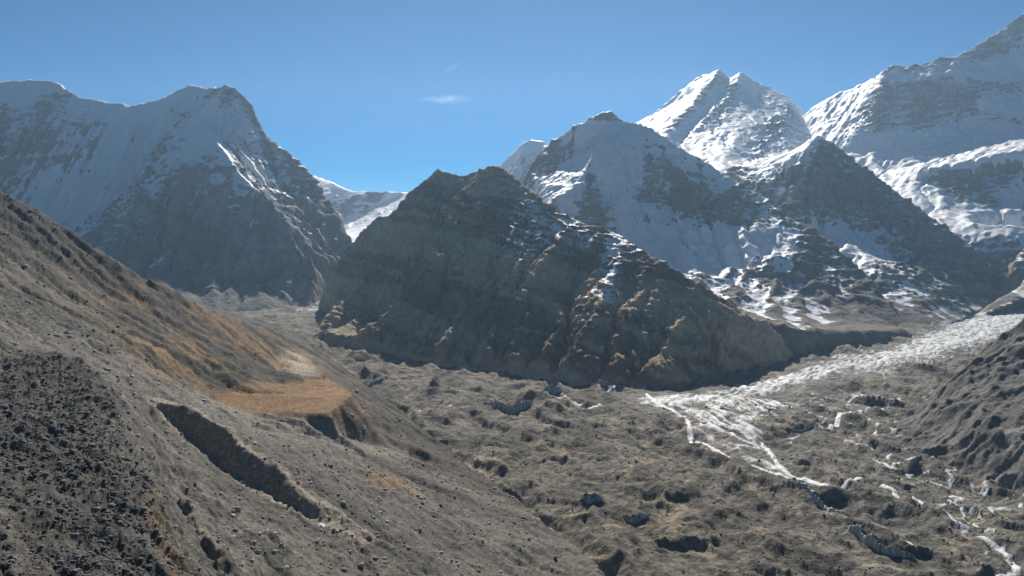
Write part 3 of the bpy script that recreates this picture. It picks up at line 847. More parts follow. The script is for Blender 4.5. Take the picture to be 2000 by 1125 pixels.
Zs = blur(Z, 2)
lobe = soft_inside(X + wx * 2.2, Y + wy * 2.2, px((-420, 700, 760), (-100, 710, 780), (0, 700, 800), (80, 692, 820), (150, 697, 800), (205, 757, 690), (250, 847, 580), (290, 932, 500), (315, 990, 460), (345, 1062, 420), (375, 1140, 385), (400, 1240, 350),
                                      (130, 1240, 300), (100, 1120, 330), (70, 1030, 365), (40, 950, 425), (0, 930, 450), (-100, 900, 470), (-420, 880, 440)), 26)
lobe2 = soft_inside(X + wx, Y + wy, px((-420, 1060, 345), (0, 1060, 360), (30, 1100, 345), (45, 1240, 290), (-420, 1240, 280)), 5)
dark = np.maximum(lobe, lobe2)
terr = soft_inside(X + wx, Y + wy, px((690, 768, 1280), (672, 783, 1225), (640, 806, 1145), (560, 809, 1130), (500, 803, 1140), (440, 795, 1140), (420, 775, 1190), (520, 765, 1290), (590, 755, 1360), (640, 742, 1480)), 10)
grass = soft_inside(X + wx * 2, Y + wy * 2, px((690, 768, 1280), (640, 806, 1145), (560, 810, 1128), (480, 803, 1138), (400, 772, 1172), (330, 735, 1070), (200, 620, 1250), (160, 540, 1420), (300, 560, 1500), (430, 614, 1590), (520, 650, 1780), (590, 700, 1750), (640, 742, 1480)), 60)
sandy = soft_inside(X + wx, Y + wy, px((560, 690, 1720), (600, 705, 1720), (618, 730, 1560), (600, 745, 1440), (575, 735, 1480), (545, 700, 1620)), 18)
gx_ = (X + .9 * Y)
# debris chutes run down the fall line: streaks across the slope
upw = sstep(900, 1080, Y)


def streaks(w_across, w_along, octv, seed):
    out = []
    for ax, ay in ((.967, -.255), (.80, -.60)):
        al = X * ax + Y * ay; ac = -X * ay + Y * ax
        out.append(fbm(ac / w_across + wx * .9 / w_across, al / w_along, 1.0, octv, .6, seed=seed))
    return out[1] + (out[0] - out[1]) * upw


streak = streaks(13, 170, 4, 311)
streak2 = streaks(48, 420, 3, 317)
streak3 = streaks(5, 60, 3, 319)
rough = ridged(X + wx, Y + wy, 22, 4, .55, seed=321) - .42
rough2 = fbm(X, Y, 7, 3, .6, seed=325)
flat = np.maximum(terr, 0)
Z = Z + streak3 * .9 * (1 - flat) * (1 - dark) + streak * 6.5 * (1 - flat) * (1 - .6 * dark) + rough * (2.2 + 3.0 * dark) * (1 - .9 * flat) + rough2 * (.6 + .9 * dark) * (1 - .8 * flat) + streak2 * 11 * (1 - flat) * (.4 + .6 * upw)
crack, _ = seg_dist(X, Y, px((330, 975, 590), (370, 1020, 540), (400, 1090, 500), (440, 1150, 460)))
Z += -sstep(14, 2, crack + rough * 6) * 7
Z = np.where(hole, np.nan, Z)
nA = fbm(X, Y, 90, 5, .6, seed=331); nB = fbm(X, Y, 25, 4, .6, seed=335)
ch = mixc(C3(.078, .073, .064), C3(.178, .169, .15), np.clip(.5 + nA * .6 + nB * .4 + streak * 1.0 + streak3 * .8, 0, 1))
ch = mixc(ch, C3(.055, .052, .05), np.clip(sstep(-.12, .20, streak2 + streak * .5 + nA * .3) * .85, 0, 1) * sstep(850, 1100, Y))
ch = mixc(ch, C3(.07, .066, .06), np.clip(sstep(-.05, .22, streak + streak3 * .6 + nB * .4 + streak2 * .6) * .85, 0, 1) * sstep(1000, 850, Y))
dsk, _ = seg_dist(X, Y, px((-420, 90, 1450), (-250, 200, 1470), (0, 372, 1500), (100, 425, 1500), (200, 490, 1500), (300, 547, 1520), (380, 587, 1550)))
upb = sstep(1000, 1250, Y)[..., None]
ch = ch * (1 - upb * (1 - np.array([1.0, .93, .84]))) * (1 - .45 * sstep(130, 30, dsk + nA * 120 + streak2 * 80))[..., None] * (1 - .36 * sstep(1150, 1350, Y) * (1 - .7 * np.clip(grass, 0, 1)))[..., None]  # band below the skyline darkened: shade of the upper slope put into the colour
ch = mixc(ch, C3(.035, .033, .032), soft_inside(X + wx * 3, Y + wy * 3, px((-420, 60, 1460), (0, 360, 1510), (100, 425, 1500), (130, 470, 1440), (60, 470, 1400), (-420, 420, 1250)), 25) * .95)
ch = mixc(ch, C3(.18, .108, .047), np.clip(grass * sstep(-.35, .05, nA + .6 * nB - streak * .4 + .35 * sstep(-640, -480, X)), 0, 1) * (.6 + .35 * sstep(-780, -560, X)))
veg = np.clip(grass * sstep(-.04, .10, streak2 + .5 * nA + .4 * nB + .3 * streak), 0, 1) * sstep(-900, -700, X) * (1 - terr)
ch = mixc(ch, C3(.04, .038, .032), veg * .95)
for pl_, w_, k_ in ((px((300, 585, 1470), (400, 655, 1400), (470, 705, 1345), (540, 745, 1300), (585, 768, 1262)), 42, .95), (px((180, 590, 1290), (300, 665, 1250), (400, 722, 1225), (480, 765, 1215), (530, 786, 1200)), 20, .8),
                   (px((100, 500, 1390), (250, 600, 1400), (350, 660, 1350)), 26, .8), (px((0, 420, 1440), (100, 480, 1440), (230, 560, 1460)), 34, .7)):
    d_, r_ = seg_dist(X + wx * 2.5, Y + wy * 2.5, pl_)
    m_ = sstep(1.0, .45, d_ / w_ + fbm(X, Y, 45, 4, .62, seed=361) * 1.3 + streak * .8)
    ch = mixc(ch, mixc(C3(.032, .031, .029), C3(.07, .06, .045), np.clip(.5 + nB * 1.5, 0, 1)), m_ * k_ * (1 - .85 * terr))
ch = mixc(ch, mixc(C3(.16, .092, .042), C3(.235, .145, .07), np.clip(.5 + nB * 1.6 + rough2, 0, 1)), terr * .8 * sstep(-.5, .0, nA + nB + .4))
ch = mixc(ch, C3(.31, .26, .20), sandy)
ch = mixc(ch, mixc(C3(.035, .035, .036), C3(.08, .077, .07), np.clip(.5 + nB, 0, 1)), dark * .95)
brn = soft_inside(X + wx, Y + wy, px((300, 960, 475), (322, 1000, 450), (350, 1062, 420), (378, 1140, 385), (350, 1140, 385), (300, 1060, 420), (285, 1000, 450)), 5)
ch = mixc(ch, C3(.12, .085, .04), brn * .8)
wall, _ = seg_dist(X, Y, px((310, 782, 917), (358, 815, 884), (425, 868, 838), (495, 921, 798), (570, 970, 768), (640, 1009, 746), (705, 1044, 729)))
for pl_, w_ in ((px((620, 985, 790), (690, 1030, 770), (760, 1075, 745), (830, 1120, 720)), 20), (px((790, 930, 1100), (850, 975, 1040), (930, 1040, 930)), 16), (px((420, 985, 680), (480, 1060, 640), (560, 1125, 600)), 12),
                (px((300, 870, 760), (360, 940, 700), (410, 1010, 620)), 14)):
    d_, _ = seg_dist(X + wx * 1.5, Y + wy * 1.5, pl_)
    ch = mixc(ch, C3(.05, .048, .045), sstep(1.1, .4, d_ / w_ + fbm(X, Y, 22, 4, .62, seed=371) * 1.6) * .8)
ch = mixc(ch, C3(.27, .24, .20), sstep(24, 12, wall + nB * 10) * .85)      # gully wall painted paler to lift the shade it lies in
bank, _ = seg_dist(X, Y, px((400, 800, 1125), (500, 820, 1090), (640, 830, 1110), (700, 840, 1160), (760, 868, 1200)))
GY, GX = np.gradient(Z)
slope = np.zeros_like(X)
ch = mixc(ch, C3(.19, .175, .15), sstep(45, 20, bank) * (1 - terr) * .8)  # cut bank tinted paler too, its shade lifted by colour
org = soft_inside(X + wx * 2, Y + wy * 2, px((690, 915, 960), (760, 905, 1080), (830, 955, 1020), (800, 975, 960), (720, 940, 930)), 22)
ch = mixc(ch, C3(.21, .135, .07), np.clip(org + nB * .8 - .2, 0, 1) * org)
snowH = np.zeros_like(X)
for pts, w in ((px((470, 940, 792), (540, 985, 762), (600, 1015, 742), (650, 1040, 722)), 2.2), (px((690, 1055, 705), (760, 1100, 680)), 2.0)):
    d, _ = seg_dist(X, Y, pts)
    snowH = np.maximum(snowH, np.clip(.62 - d / (4 * w), 0, 1) * (.75 + .9 * nB))
HILLZ = Z
nAh = nA
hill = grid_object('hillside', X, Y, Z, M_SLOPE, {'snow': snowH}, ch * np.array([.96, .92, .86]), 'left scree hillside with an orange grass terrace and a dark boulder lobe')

# ---- right moraine hill
kl = [
    ln((2330, 470, 1560, 0), (2150, 545, 1620, 0), (2050, 590, 1650, 0), (2000, 617, 1660, 0), (1985, 640, 1660, 0), (1950, 660, 1680, 0), (1912, 684, 1690, 0), (1880, 715, 1690, 0), (1850, 745, 1685, 0), (1800, 785, 1665, 0), (1765, 810, 1650, 0), (1745, 832, 1640, 0)),
    ln((1912, 684, 1690, 0), (1890, 730, 1610, 0), (1850, 770, 1590, 0), (1800, 810, 1580, 0), (1760, 830, 1600, 0)),
    ln((1925, 700, 1640, 0), (1900, 760, 1540, 0), (1870, 800, 1500, 0), (1810, 840, 1510, 0), (1770, 850, 1560, 0)),
    ln((2050, 640, 1600, 0), (1990, 700, 1560, 0), (1960, 760, 1480, 0), (1910, 820, 1410, 0), (1850, 870, 1420, 0)),
    ln((2200, 640, 1450, 0), (2060, 720, 1450, 0), (2000, 790, 1390, 0), (1960, 850, 1330, 0), (1920, 900, 1320, 0)),
    ln((2330, 700, 1300, 0), (2150, 800, 1270, 0), (2050, 870, 1240, 0), (2000, 930, 1230, 0)),
]
kb = gl((1740, 836), (1735, 850), (1760, 870), (1800, 890), (1850, 905), (1910, 925), (1980, 948), (2060, 980), (2200, 1020), (2330, 1060), dz=3)
kl += [kb, front_of(kb), back_of(kl[0], 170, 190)]
ks = tin(kl)
xs = np.arange(640, 2000, 3.2); ys = np.arange(850, 1950, 3.2)
X, Y = np.meshgrid(xs, ys)
wx = fbm(X, Y, 60, 4, seed=401) * 10; wy = fbm(X, Y, 60, 4, seed=405) * 10
Z, _ = ks(X + wx, Y + wy)
hole = np.isnan(Z); Z = np.where(hole, -480, Z)
rr = ridged(X + wx * 2, Y + wy * 2, 110, 6, .58, seed=411) - .42
e, acc = erode(np.where(hole, -520, blur(Z, 1) + rr * 22)[::2, ::2], 6.4, 4, .012)
hd = e - np.where(hole, -520, blur(Z, 1) + rr * 22)[::2, ::2]
hd = np.clip(hd, -35, 0); hd = hd - blur(hd, 10) * .85
Z = Z + rr * 22 + upsample(hd, *Z.shape) + fbm(X, Y, 14, 3, seed=415) * 2
nA = fbm(X, Y, 110, 5, .6, seed=421); nB = fbm(X, Y, 30, 4, .6, seed=425)
rockm = sstep(-.12, .1, nA + rr * .9) * sstep(-420, -340, Z)
ck = mixc(C3(.10, .094, .085), C3(.16, .15, .135), np.clip(.5 + nB, 0, 1))
ck = mixc(ck, C3(.085, .08, .075), rockm * .8)
ck = mixc(ck, C3(.24, .23, .21), sstep(.1, .3, fbm(X, Y, 60, 4, seed=431)) * sstep(1400, 1300, Y) * .8)
Z = np.where(hole, np.nan, Z)
grid_object('hillside', X, Y, Z, M_SLOPE, {'snow': np.zeros_like(X)}, ck, 'grey-brown eroded moraine hill at the right edge above the glacier')

# ------------------------------------------------------------------ haze
HAZE = 0.000024
me = bpy.data.meshes.new('haze')
x0, x1, y0, y1, z0, z1 = -9000, 9000, -1500, 12500, -800, 2420
vs = [(x, y, z) for z in (z0, z1) for y in (y0, y1) for x in (x0, x1)]
me.from_pydata(vs, [], [(0, 2, 3, 1), (4, 5, 7, 6), (0, 1, 5, 4), (2, 6, 7, 3), (0, 4, 6, 2), (1, 3, 7, 5)])
hz = bpy.data.objects.new('haze', me); COL.objects.link(hz)
mh = bpy.data.materials.new('haze_air'); mh.use_nodes = True
nt = mh.node_tree; nt.nodes.clear()
pv = nt.nodes.new('ShaderNodeVolumePrincipled'); pv.inputs['Density'].default_value = HAZE
pv.inputs['Color'].default_value = (.48, .72, 1.0, 1); pv.inputs['Anisotropy'].default_value = 0.45
mo = nt.nodes.new('ShaderNodeOutputMaterial'); nt.links.new(pv.outputs[0], mo.inputs['Volume'])
me.materials.append(mh)
tag(hz, 'thin pale sunlit haze filling the whole valley', None, None, 'stuff')

# ------------------------------------------------------------------ ice cliffs of the glacier
def ice_material():
    m = bpy.data.materials.new('dirty_ice'); m.use_nodes = True
    nt = m.node_tree; N = nt.nodes; L = nt.links
    b = N['Principled BSDF']; b.inputs['Roughness'].default_value = .45
    g = N.new('ShaderNodeNewGeometry')
    mp = N.new('ShaderNodeMapping'); mp.inputs['Scale'].default_value = (.28, .28, .035)
    L.new(g.outputs['Position'], mp.inputs[0])
    n = N.new('ShaderNodeTexNoise'); n.inputs['Scale'].default_value = 1; n.inputs['Detail'].default_value = 6
    L.new(mp.outputs[0], n.inputs['Vector'])
    r = N.new('ShaderNodeValToRGB')
    e = r.color_ramp.elements
    e[0].position = .32; e[0].color = (.16, .155, .14, 1)
    e[1].position = .70; e[1].color = (.60, .66, .68, 1)
    k = e.new(.5); k.color = (.36, .40, .41, 1)
    L.new(n.outputs[0], r.inputs[0]); L.new(r.outputs[0], b.inputs['Base Color'])
    bp = N.new('ShaderNodeBump'); bp.inputs['Distance'].default_value = 1.5
    L.new(n.outputs[0], bp.inputs['Height']); L.new(bp.outputs[0], b.inputs['Normal'])
    return m


M_ICE = ice_material()


def surf(gx, gy, gz, t0, t1, y0, y1):
    """height sampler for a fan grid"""
    ny, nt = gx.shape
    def f(x, y):
        i = np.log(y / y0) / np.log(y1 / y0) * (ny - 1); j = (x / y - t0) / (t1 - t0) * (nt - 1)
        i = np.clip(i, 0, ny - 1.001); j = np.clip(j, 0, nt - 1.001)
        i0 = i.astype(int); j0 = j.astype(int); a = i - i0; b = j - j0
        return (gz[i0, j0] * (1 - a) * (1 - b) + gz[i0 + 1, j0] * a * (1 - b) + gz[i0, j0 + 1] * (1 - a) * b + gz[i0 + 1, j0 + 1] * a * b)
    return f


glac_z = surf(GLX, GLY, GLZ, -0.42, 0.86, 640, 4900)
hill_z = surf(HILL['X'], HILL['Y'], HILLZ, -0.92, 0.22, 280, 2900)


def ice_cliff(pts, h, back, label, seed, lean=.25):
    g = np.array([G(u, v)[:2] for u, v in pts])
    d = np.r_[0, np.cumsum(np.hypot(*np.diff(g, axis=0).T))]
    n = max(24, int(d[-1] / 1.6))
    s_ = np.linspace(0, d[-1], n)
    bx = np.interp(s_, d, g[:, 0]); by = np.interp(s_, d, g[:, 1])
    tx = np.gradient(bx); ty = np.gradient(by); tl_ = np.hypot(tx, ty); tx /= tl_; ty /= tl_
    nxn, nyn = -ty, tx                                       # away from the viewer
    flip = np.where(nyn < 0, -1, 1); nxn = nxn * flip; nyn = nyn * flip
    z0 = glac_z(bx, by)
    prof = np.clip(np.sin(np.pi * np.clip(s_ / d[-1], 0, 1)), 0, 1) ** .45
    hh = h * prof * (.85 + .9 * np.clip(fbm(s_, s_ * 0 + seed, 18, 4, .6, seed=seed) + .1, -.6, 1))
    rows = []
    fr = np.linspace(0, 1, 9)
    for f in fr:                                             # ice face, fluted
        fl = fbm(s_, s_ * 0 + f * 2.0 + seed, 6, 3, seed=seed + 1) * 1.8 + fbm(s_, s_ * 0 + f * 6, 20, 2, seed=seed + 2) * 3
        o = lean * hh * f + fl * (prof > .05)
        rows.append(np.stack([bx + nxn * o, by + nyn * o, z0 - 5 + (hh + 5) * f], -1))
    for f in (.12, .3, .6, 1.0):                             # rubble-covered back slope
        o = lean * hh + back * f
        rows.append(np.stack([bx + nxn * o, by + nyn * o, z0 + hh * (1 - f ** 1.3) - 6 * f + fbm(s_, s_ * 0 + f * 9, 9, 3, seed=seed + 4) * 2], -1))
    V = np.concatenate(rows); nr = len(rows)
    F_ = [(r * n + i, r * n + i + 1, (r + 1) * n + i + 1, (r + 1) * n + i) for r in range(nr - 1) for i in range(n - 1)]
    me = bpy.data.meshes.new('ice_cliff'); me.from_pydata(V.tolist(), [], F_); me.update()
    me.materials.append(M_ICE); me.materials.append(M_GLACIER)
    for k, p in enumerate(me.polygons):
        p.material_index = 0 if k // (n - 1) < 8 else 1
        p.use_smooth = True
    at = me.attributes.new('tint', 'FLOAT_COLOR', 'POINT')
    at.data.foreach_set('color', np.tile([.15, .13, .105, 1], (len(V), 1)).astype(np.float32).ravel())
    at = me.attributes.new('snow', 'FLOAT', 'POINT')
    o = bpy.data.objects.new('ice_cliff', me); COL.objects.link(o); o.parent = glacier
    if label: o['label'] = label
    return o


ice_cliff(((945, 788), (965, 797), (990, 801), (1020, 799), (1046, 792)), 22, 36, 'long shaded fluted ice cliff above a white pond', 501)
ice_cliff(((838, 752), (848, 757), (858, 752)), 26, 16, 'narrow pale ice pinnacle on the rubble', 507, .1)
ice_cliff(((686, 742), (715, 747), (752, 741)), 10, 30, None, 511)
ice_cliff(((1060, 772), (1080, 776), (1102, 771)), 20, 26, None, 517)
ice_cliff(((1215, 1000), (1238, 1016), (1268, 1010)), 13, 22, 'small dark ice cliff in a hollow of the rubble', 521)
ice_cliff(((1650, 1028), (1690, 1056), (1730, 1076), (1790, 1086)), 15, 22, 'long blue-grey ice wall beside the melt channels', 527)
ice_cliff(((1540, 948), (1580, 972), (1620, 996), (1655, 1010)), 9, 14, None, 531, .6)
ice_cliff(((1128, 985), (1150, 992), (1182, 988)), 15, 24, 'pale streaked ice fan', 537, 1.0)
ice_cliff(((1758, 908), (1775, 912), (1800, 898)), 8, 16, None, 551)
ice_cliff(((1540, 838), (1565, 842), (1590, 838)), 7, 16, None, 561)
ice_cliff(((1240, 752), (1260, 757), (1285, 752)), 14, 20, None, 571, .5)
ice_cliff(((1150, 752), (1180, 758), (1205, 753)), 12, 18, None, 573, .5)
ice_cliff(((890, 722), (915, 727), (945, 723)), 14, 22, None, 577, .5)

# ------------------------------------------------------------------ boulders and scree
def rock_mesh(name, seed, sub=1):
    r = np.random.default_rng(seed)
    t = (1 + 5 ** .5) / 2
    v = np.array([(-1, t, 0), (1, t, 0), (-1, -t, 0), (1, -t, 0), (0, -1, t), (0, 1, t), (0, -1, -t), (0, 1, -t), (t, 0, -1), (t, 0, 1), (-t, 0, -1), (-t, 0, 1)], float)
    v /= np.linalg.norm(v[0])
    f = [(0, 11, 5), (0, 5, 1), (0, 1, 7), (0, 7, 10), (0, 10, 11), (1, 5, 9), (5, 11, 4), (11, 10, 2), (10, 7, 6), (7, 1, 8), (3, 9, 4), (3, 4, 2), (3, 2, 6), (3, 6, 8), (3, 8, 9), (4, 9, 5), (2, 4, 11), (6, 2, 10), (8, 6, 7), (9, 8, 1)]
    v = v.tolist()
    for _ in range(sub):
        mid = {}; nf = []

        def m(a, b):
            k = (min(a, b), max(a, b))
            if k not in mid:
                p = (np.array(v[a]) + np.array(v[b])); p /= np.linalg.norm(p); mid[k] = len(v); v.append(p.tolist())
            return mid[k]
        for a, b, c in f:
            x, y, z = m(a, b), m(b, c), m(c, a)
            nf += [(a, x, z), (b, y, x), (c, z, y), (x, y, z)]
        f = nf
    v = np.array(v)
    for _ in range(7):                                        # cut flat facets
        d = r.normal(size=3); d /= np.linalg.norm(d)
        lim = r.uniform(.55, .85)
        k = v @ d
        v = np.where((k > lim)[:, None], v - np.outer(k - lim, d), v)
    v *= r.uniform([.8, .65, .5], [1.25, 1.0, .8])
    return v, f


def rock_material(name, c0, c1):
    m = bpy.data.materials.new(name); m.use_nodes = True
    nt = m.node_tree; N = nt.nodes; L = nt.links
    b = N['Principled BSDF']; b.inputs['Roughness'].default_value = .9; b.inputs['Specular IOR Level'].default_value = .2
    g = N.new('ShaderNodeNewGeometry')
    n = N.new('ShaderNodeTexNoise'); n.inputs['Scale'].default_value = .6; n.inputs['Detail'].default_value = 5
    L.new(g.outputs['Position'], n.inputs['Vector'])
    mx = N.new('ShaderNodeMix'); mx.data_type = 'RGBA'
    mr = N.new('ShaderNodeMapRange'); mr.inputs['From Min'].default_value = .3; mr.inputs['From Max'].default_value = .7
    L.new(n.outputs[0], mr.inputs['Value'])
    ad = N.new('ShaderNodeMath'); ad.operation = 'MULTIPLY_ADD'
    L.new(g.outputs['Random Per Island'], ad.inputs[0]); ad.inputs[1].default_value = .8
    ad.use_clamp = True
    sb = N.new('ShaderNodeMath'); sb.operation = 'MULTIPLY_ADD'; L.new(mr.outputs[0], sb.inputs[0]); sb.inputs[1].default_value = .6; sb.inputs[2].default_value = -.2
    L.new(sb.outputs[0], ad.inputs[2])
    L.new(ad.outputs[0], mx.inputs[0])
    mx.inputs[6].default_value = (*c0, 1); mx.inputs[7].default_value = (*c1, 1)
    L.new(mx.outputs[2], b.inputs['Base Color'])
    bp = N.new('ShaderNodeBump'); bp.inputs['Distance'].default_value = .3
    L.new(n.outputs[0], bp.inputs['Height']); L.new(bp.outputs[0], b.inputs['Normal'])
    return m


M_ROCK = rock_material('grey_boulder', (.16, .145, .125), (.5, .48, .44))
M_DARK = rock_material('dark_boulder', (.035, .035, .036), (.20, .195, .185))
M_WARM = rock_material('brown_rock', (.13, .11, .085), (.25, .215, .165))

low = [rock_mesh('r', 900 + k, 0) for k in range(6)]
mid = []
for k in range(8):
    v, f = rock_mesh('r', 950 + k, 1)
    for nm, mt in (('g', M_ROCK), ('d', M_DARK)):
        pass
    mid.append((v, f))


def scatter_mesh(name, xy, z, size, mat, label, kind='stuff'):
    n = len(xy)
    Vs, Fs, base = [], [], 0
    pick = rng.integers(0, len(low), n)
    for k, (v, f) in enumerate(low):
        q = np.where(pick == k)[0]
        if not len(q): continue
        an = rng.random(len(q)) * 2 * np.pi
        c, s_ = np.cos(an), np.sin(an)
        sq = size[q]
        vx = (v[None, :, 0] * c[:, None] - v[None, :, 1] * s_[:, None]) * sq[:, None] + xy[q, 0][:, None]
        vy = (v[None, :, 0] * s_[:, None] + v[None, :, 1] * c[:, None]) * sq[:, None] + xy[q, 1][:, None]
        vz = (v[None, :, 2] + .15) * sq[:, None] + z[q][:, None]
        Vs.append(np.stack([vx, vy, vz], -1).reshape(-1, 3))
        fa = np.array(f)[None] + (np.arange(len(q)) * len(v))[:, None, None] + base
        Fs.append(fa.reshape(-1, 3)); base += len(q) * len(v)
    co = np.concatenate(Vs); fa = np.concatenate(Fs)
    me = bpy.data.meshes.new(name)
    me.vertices.add(len(co)); me.vertices.foreach_set('co', co.astype(np.float32).ravel())
    me.loops.add(fa.size); me.loops.foreach_set('vertex_index', fa.astype(np.int32).ravel())
    me.polygons.add(len(fa)); me.polygons.foreach_set('loop_start', (np.arange(len(fa)) * 3).astype(np.int32))
    me.update(calc_edges=True)
    me.materials.append(mat)
    o = bpy.data.objects.new(name, me); COL.objects.link(o)
    return tag(o, label, None, None, kind)


def throw(n, zf, prob, t0, t1, y0, y1):
    """candidate spots spread evenly over the view of the slope, kept by a density field"""
    out = []
    Yc = y0 * (y1 / y0) ** rng.random(n); Xc = (t0 + (t1 - t0) * rng.random(n)) * Yc
    z = zf(Xc, Yc)
    p = prob(Xc, Yc)
    k = (rng.random(n) < p) & ~np.isnan(z)
    return np.stack([Xc[k], Yc[k]], -1), z[k]


def grid_lookup(field):
    return surf(HILL['X'], HILL['Y'], field, -0.92, 0.22, 280, 2900)


f_dark = grid_lookup(dark); f_terr = grid_lookup(terr); f_nA = grid_lookup(np.clip(.5 + nAh * 1.2 + streak * .8, 0, 1)); f_grass = grid_lookup(grass)
xy, z = throw(52000, hill_z, lambda x, y: f_dark(x, y) ** 1.5 * np.clip(.62 + fbm(x, y, 28, 4, .6, seed=621) * 1.3, .12, 1), -.80, -.30, 285, 800)
scatter_mesh('dark_scree', xy, z, np.clip(rng.lognormal(-.55, .6, len(xy)), .2, 3.0) * (.55 + xy[:, 1] / 1100), M_DARK, 'dark angular rubble covering the lobe in the lower left corner')
xy, z = throw(34000, hill_z, lambda x, y: (1 - f_dark(x, y)) * (1 - f_terr(x, y)) * np.clip(1 - f_grass(x, y) * .9, 0, 1) * f_nA(x, y), -.75, .12, 330, 1500)
scatter_mesh('grey_scree', xy, z, np.clip(rng.lognormal(-.75, .7, len(xy)), .15, 3.0) * (.4 + xy[:, 1] / 900), M_ROCK, 'loose grey stones strewn over the scree hillside')
xy, z = throw(9000, glac_z, lambda x, y: .9 * sstep(0, .1, fbm(x, y, 60, 3, seed=611) + .15), -.05, .72, 700, 1900)
scatter_mesh('glacier_rubble', xy, z, np.clip(rng.lognormal(-.6, .55, len(xy)), .2, 2.2) * (.4 + xy[:, 1] / 900), M_WARM, 'brown stones and rubble strewn over the glacier')

bm = {}
for mk, mt in (('grey', M_ROCK), ('dark', M_DARK)):
    for k, (v, f) in enumerate(mid):
        me = bpy.data.meshes.new('boulder'); me.from_pydata(v.tolist(), [], f); me.update(); me.materials.append(mt)
        bm[mk, k] = me


def boulder(x, y, size, colour, label, group, zf=None):
    zz = float((zf or hill_z)(np.array([x]), np.array([y]))[0])
    if math.isnan(zz): return None
    o = bpy.data.objects.new('boulder', bm[colour, random.randrange(8)])
    COL.objects.link(o)
    o.location = (x, y, zz + size * .18); o.scale = (size,) * 3
    o.rotation_euler = (random.uniform(-.25, .25), random.uniform(-.25, .25), random.uniform(0, 6.28))
    return tag(o, label, 'boulder', group)


def on_hill(u, v):
    """where the line of sight through a photograph pixel meets the hillside"""
    a, y, z = ray(u, v)
    Yv = np.linspace(290, 1900, 3000)
    zz = hill_z(Yv * a / y, Yv) - z / y * Yv
    k = np.where(zz > 0)[0]
    return (Yv[k[0]] * a / y, Yv[k[0]]) if len(k) else None


single = [
    (462, 997, 8, 'grey', 'large pale boulder alone on smooth scree below the dark gully'),
    (460, 1037, 6, 'grey', 'pale block on smooth scree, just below the large lone boulder'),
    (507, 1044, 6.5, 'grey', 'flat pale boulder on smooth scree, right of the pair'),
    (503, 1079, 7, 'grey', 'pale boulder nearest the bottom edge on the smooth scree'),
    (96, 984, 6, 'grey', 'single pale boulder amid the dark rubble lobe'),
    (347, 821, 4.5, 'grey', 'bright angular block at the head of the dark gully'),
    (488, 857, 5, 'grey', 'pale boulder on the scree above the gully rim'),
    (476, 886, 5, 'grey', 'pale block perched on the rim of the gully wall'),
    (498, 913, 5, 'grey', 'blocky stone halfway along the rim of the gully'),
    (705, 1105, 7, 'grey', 'dark-sided boulder at the bottom of the grey slope'),
    (250, 806, 4, 'grey', 'flat pale slab on the scree above the dark rubble lobe'),
    (220, 834, 5, 'grey', 'light slab at the top edge of the dark rubble lobe'),
    (738, 1050, 5, 'grey', 'pale stone on the slope beyond the lower end of the gully'),
]
for u, v, spx, col_, lab in single:
    q = on_hill(u, v)
    if q and spx:
        boulder(q[0], q[1], spx * 1.1 / F_PX * q[1], col_, lab, None)
zones = [
    (70, (20, 300, 860, 1110), (3.0, 5.5), 'dark', 'dark angular boulder in the rubble lobe at the lower left', 'boulders of the dark rubble lobe'),
    (60, (330, 700, 830, 1110), (2.2, 4.2), 'grey', 'grey boulder scattered on the scree around the gully', 'boulders on the scree around the gully'),
    (40, (600, 1000, 900, 1110), (2.2, 4.2), 'grey', 'small grey boulder on the lower slope above the glacier edge', 'boulders on the lower slope'),
]
for n, (u0, u1, v0, v1), (s0, s1), col_, lab, grp in zones:
    for _ in range(n):
        u, v = random.uniform(u0, u1), random.uniform(v0, v1)
        q = on_hill(u, v)
        if not q: continue
        isd = float(f_dark(np.array([q[0]]), np.array([q[1]]))[0])
        if (col_ == 'dark') != (isd > .5): continue
        boulder(q[0], q[1], random.uniform(s0, s1) / F_PX * q[1], col_, lab, grp)

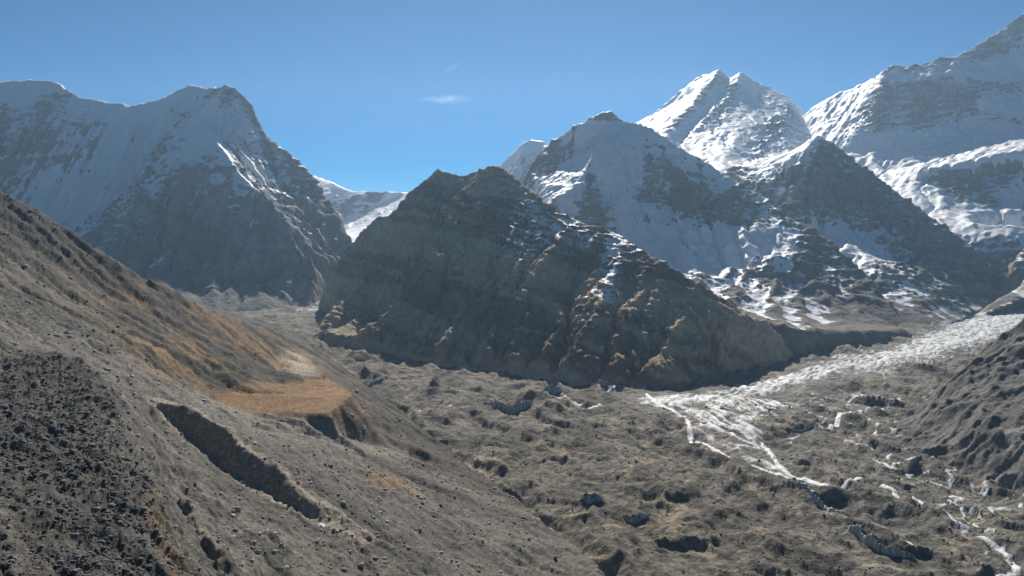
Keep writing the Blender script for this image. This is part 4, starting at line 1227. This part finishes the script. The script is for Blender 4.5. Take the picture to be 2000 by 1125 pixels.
# ------------------------------------------------------------------ thin clouds far behind the mountains
def cloud_wisp(u, v, wpx, hpx, dist, dens, label, tilt=0.0):
    x, y, z = P(u, v, dist)
    v_, f_ = rock_mesh('c', 1200, 2)
    v_ = v_ / np.linalg.norm(v_, axis=1, keepdims=True)
    v_ = v_ + fbm3(v_, .9, 3, .5, 77)[:, None] * v_ * .25
    me = bpy.data.meshes.new('cloud'); me.from_pydata(v_.tolist(), [], f_); me.update()
    o = bpy.data.objects.new('cloud', me); COL.objects.link(o)
    k = dist / F_PX
    o.location = (x, y, z); o.scale = (wpx * k, wpx * k * .5, hpx * k); o.rotation_euler = (0, -tilt, 0)
    m = bpy.data.materials.new('cloud_vapour'); m.use_nodes = True
    nt = m.node_tree; nt.nodes.clear(); N = nt.nodes; L = nt.links
    tc = N.new('ShaderNodeTexCoord')
    mp = N.new('ShaderNodeMapping'); mp.inputs['Scale'].default_value = (1.6, 1.0, .8)
    L.new(tc.outputs['Object'], mp.inputs[0])
    n = N.new('ShaderNodeTexNoise'); n.inputs['Scale'].default_value = 1.3; n.inputs['Detail'].default_value = 4
    L.new(mp.outputs[0], n.inputs['Vector'])
    ln_ = N.new('ShaderNodeVectorMath'); ln_.operation = 'LENGTH'; L.new(tc.outputs['Object'], ln_.inputs[0])
    fall = N.new('ShaderNodeMapRange'); fall.interpolation_type = 'SMOOTHSTEP'
    fall.inputs['From Min'].default_value = .95; fall.inputs['From Max'].default_value = 0.05
    L.new(ln_.outputs['Value'], fall.inputs['Value'])
    th = N.new('ShaderNodeMapRange'); th.inputs['From Min'].default_value = .42; th.inputs['From Max'].default_value = .75
    L.new(n.outputs[0], th.inputs['Value'])
    mu = N.new('ShaderNodeMath'); mu.operation = 'MULTIPLY'; L.new(fall.outputs[0], mu.inputs[0]); L.new(th.outputs[0], mu.inputs[1])
    m2 = N.new('ShaderNodeMath'); m2.operation = 'MULTIPLY'; L.new(mu.outputs[0], m2.inputs[0]); m2.inputs[1].default_value = dens / (wpx * k)
    pv = N.new('ShaderNodeVolumePrincipled'); pv.inputs['Color'].default_value = (1, 1, 1, 1); pv.inputs['Anisotropy'].default_value = .4
    L.new(m2.outputs[0], pv.inputs['Density'])
    mo = N.new('ShaderNodeOutputMaterial'); L.new(pv.outputs[0], mo.inputs['Volume'])
    me.materials.append(m)
    return tag(o, label, 'cloud')


cloud_wisp(876, 194, 58, 12, 22000, 1.15, 'small bright wisp of white cloud above the snow col')
cloud_wisp(845, 192, 45, 6, 22500, .5, 'faint thin streak of cloud trailing left of the bright wisp')
cloud_wisp(880, 134, 34, 6, 23000, .35, 'barely visible slanting cloud streak above the bright wisp', .45)
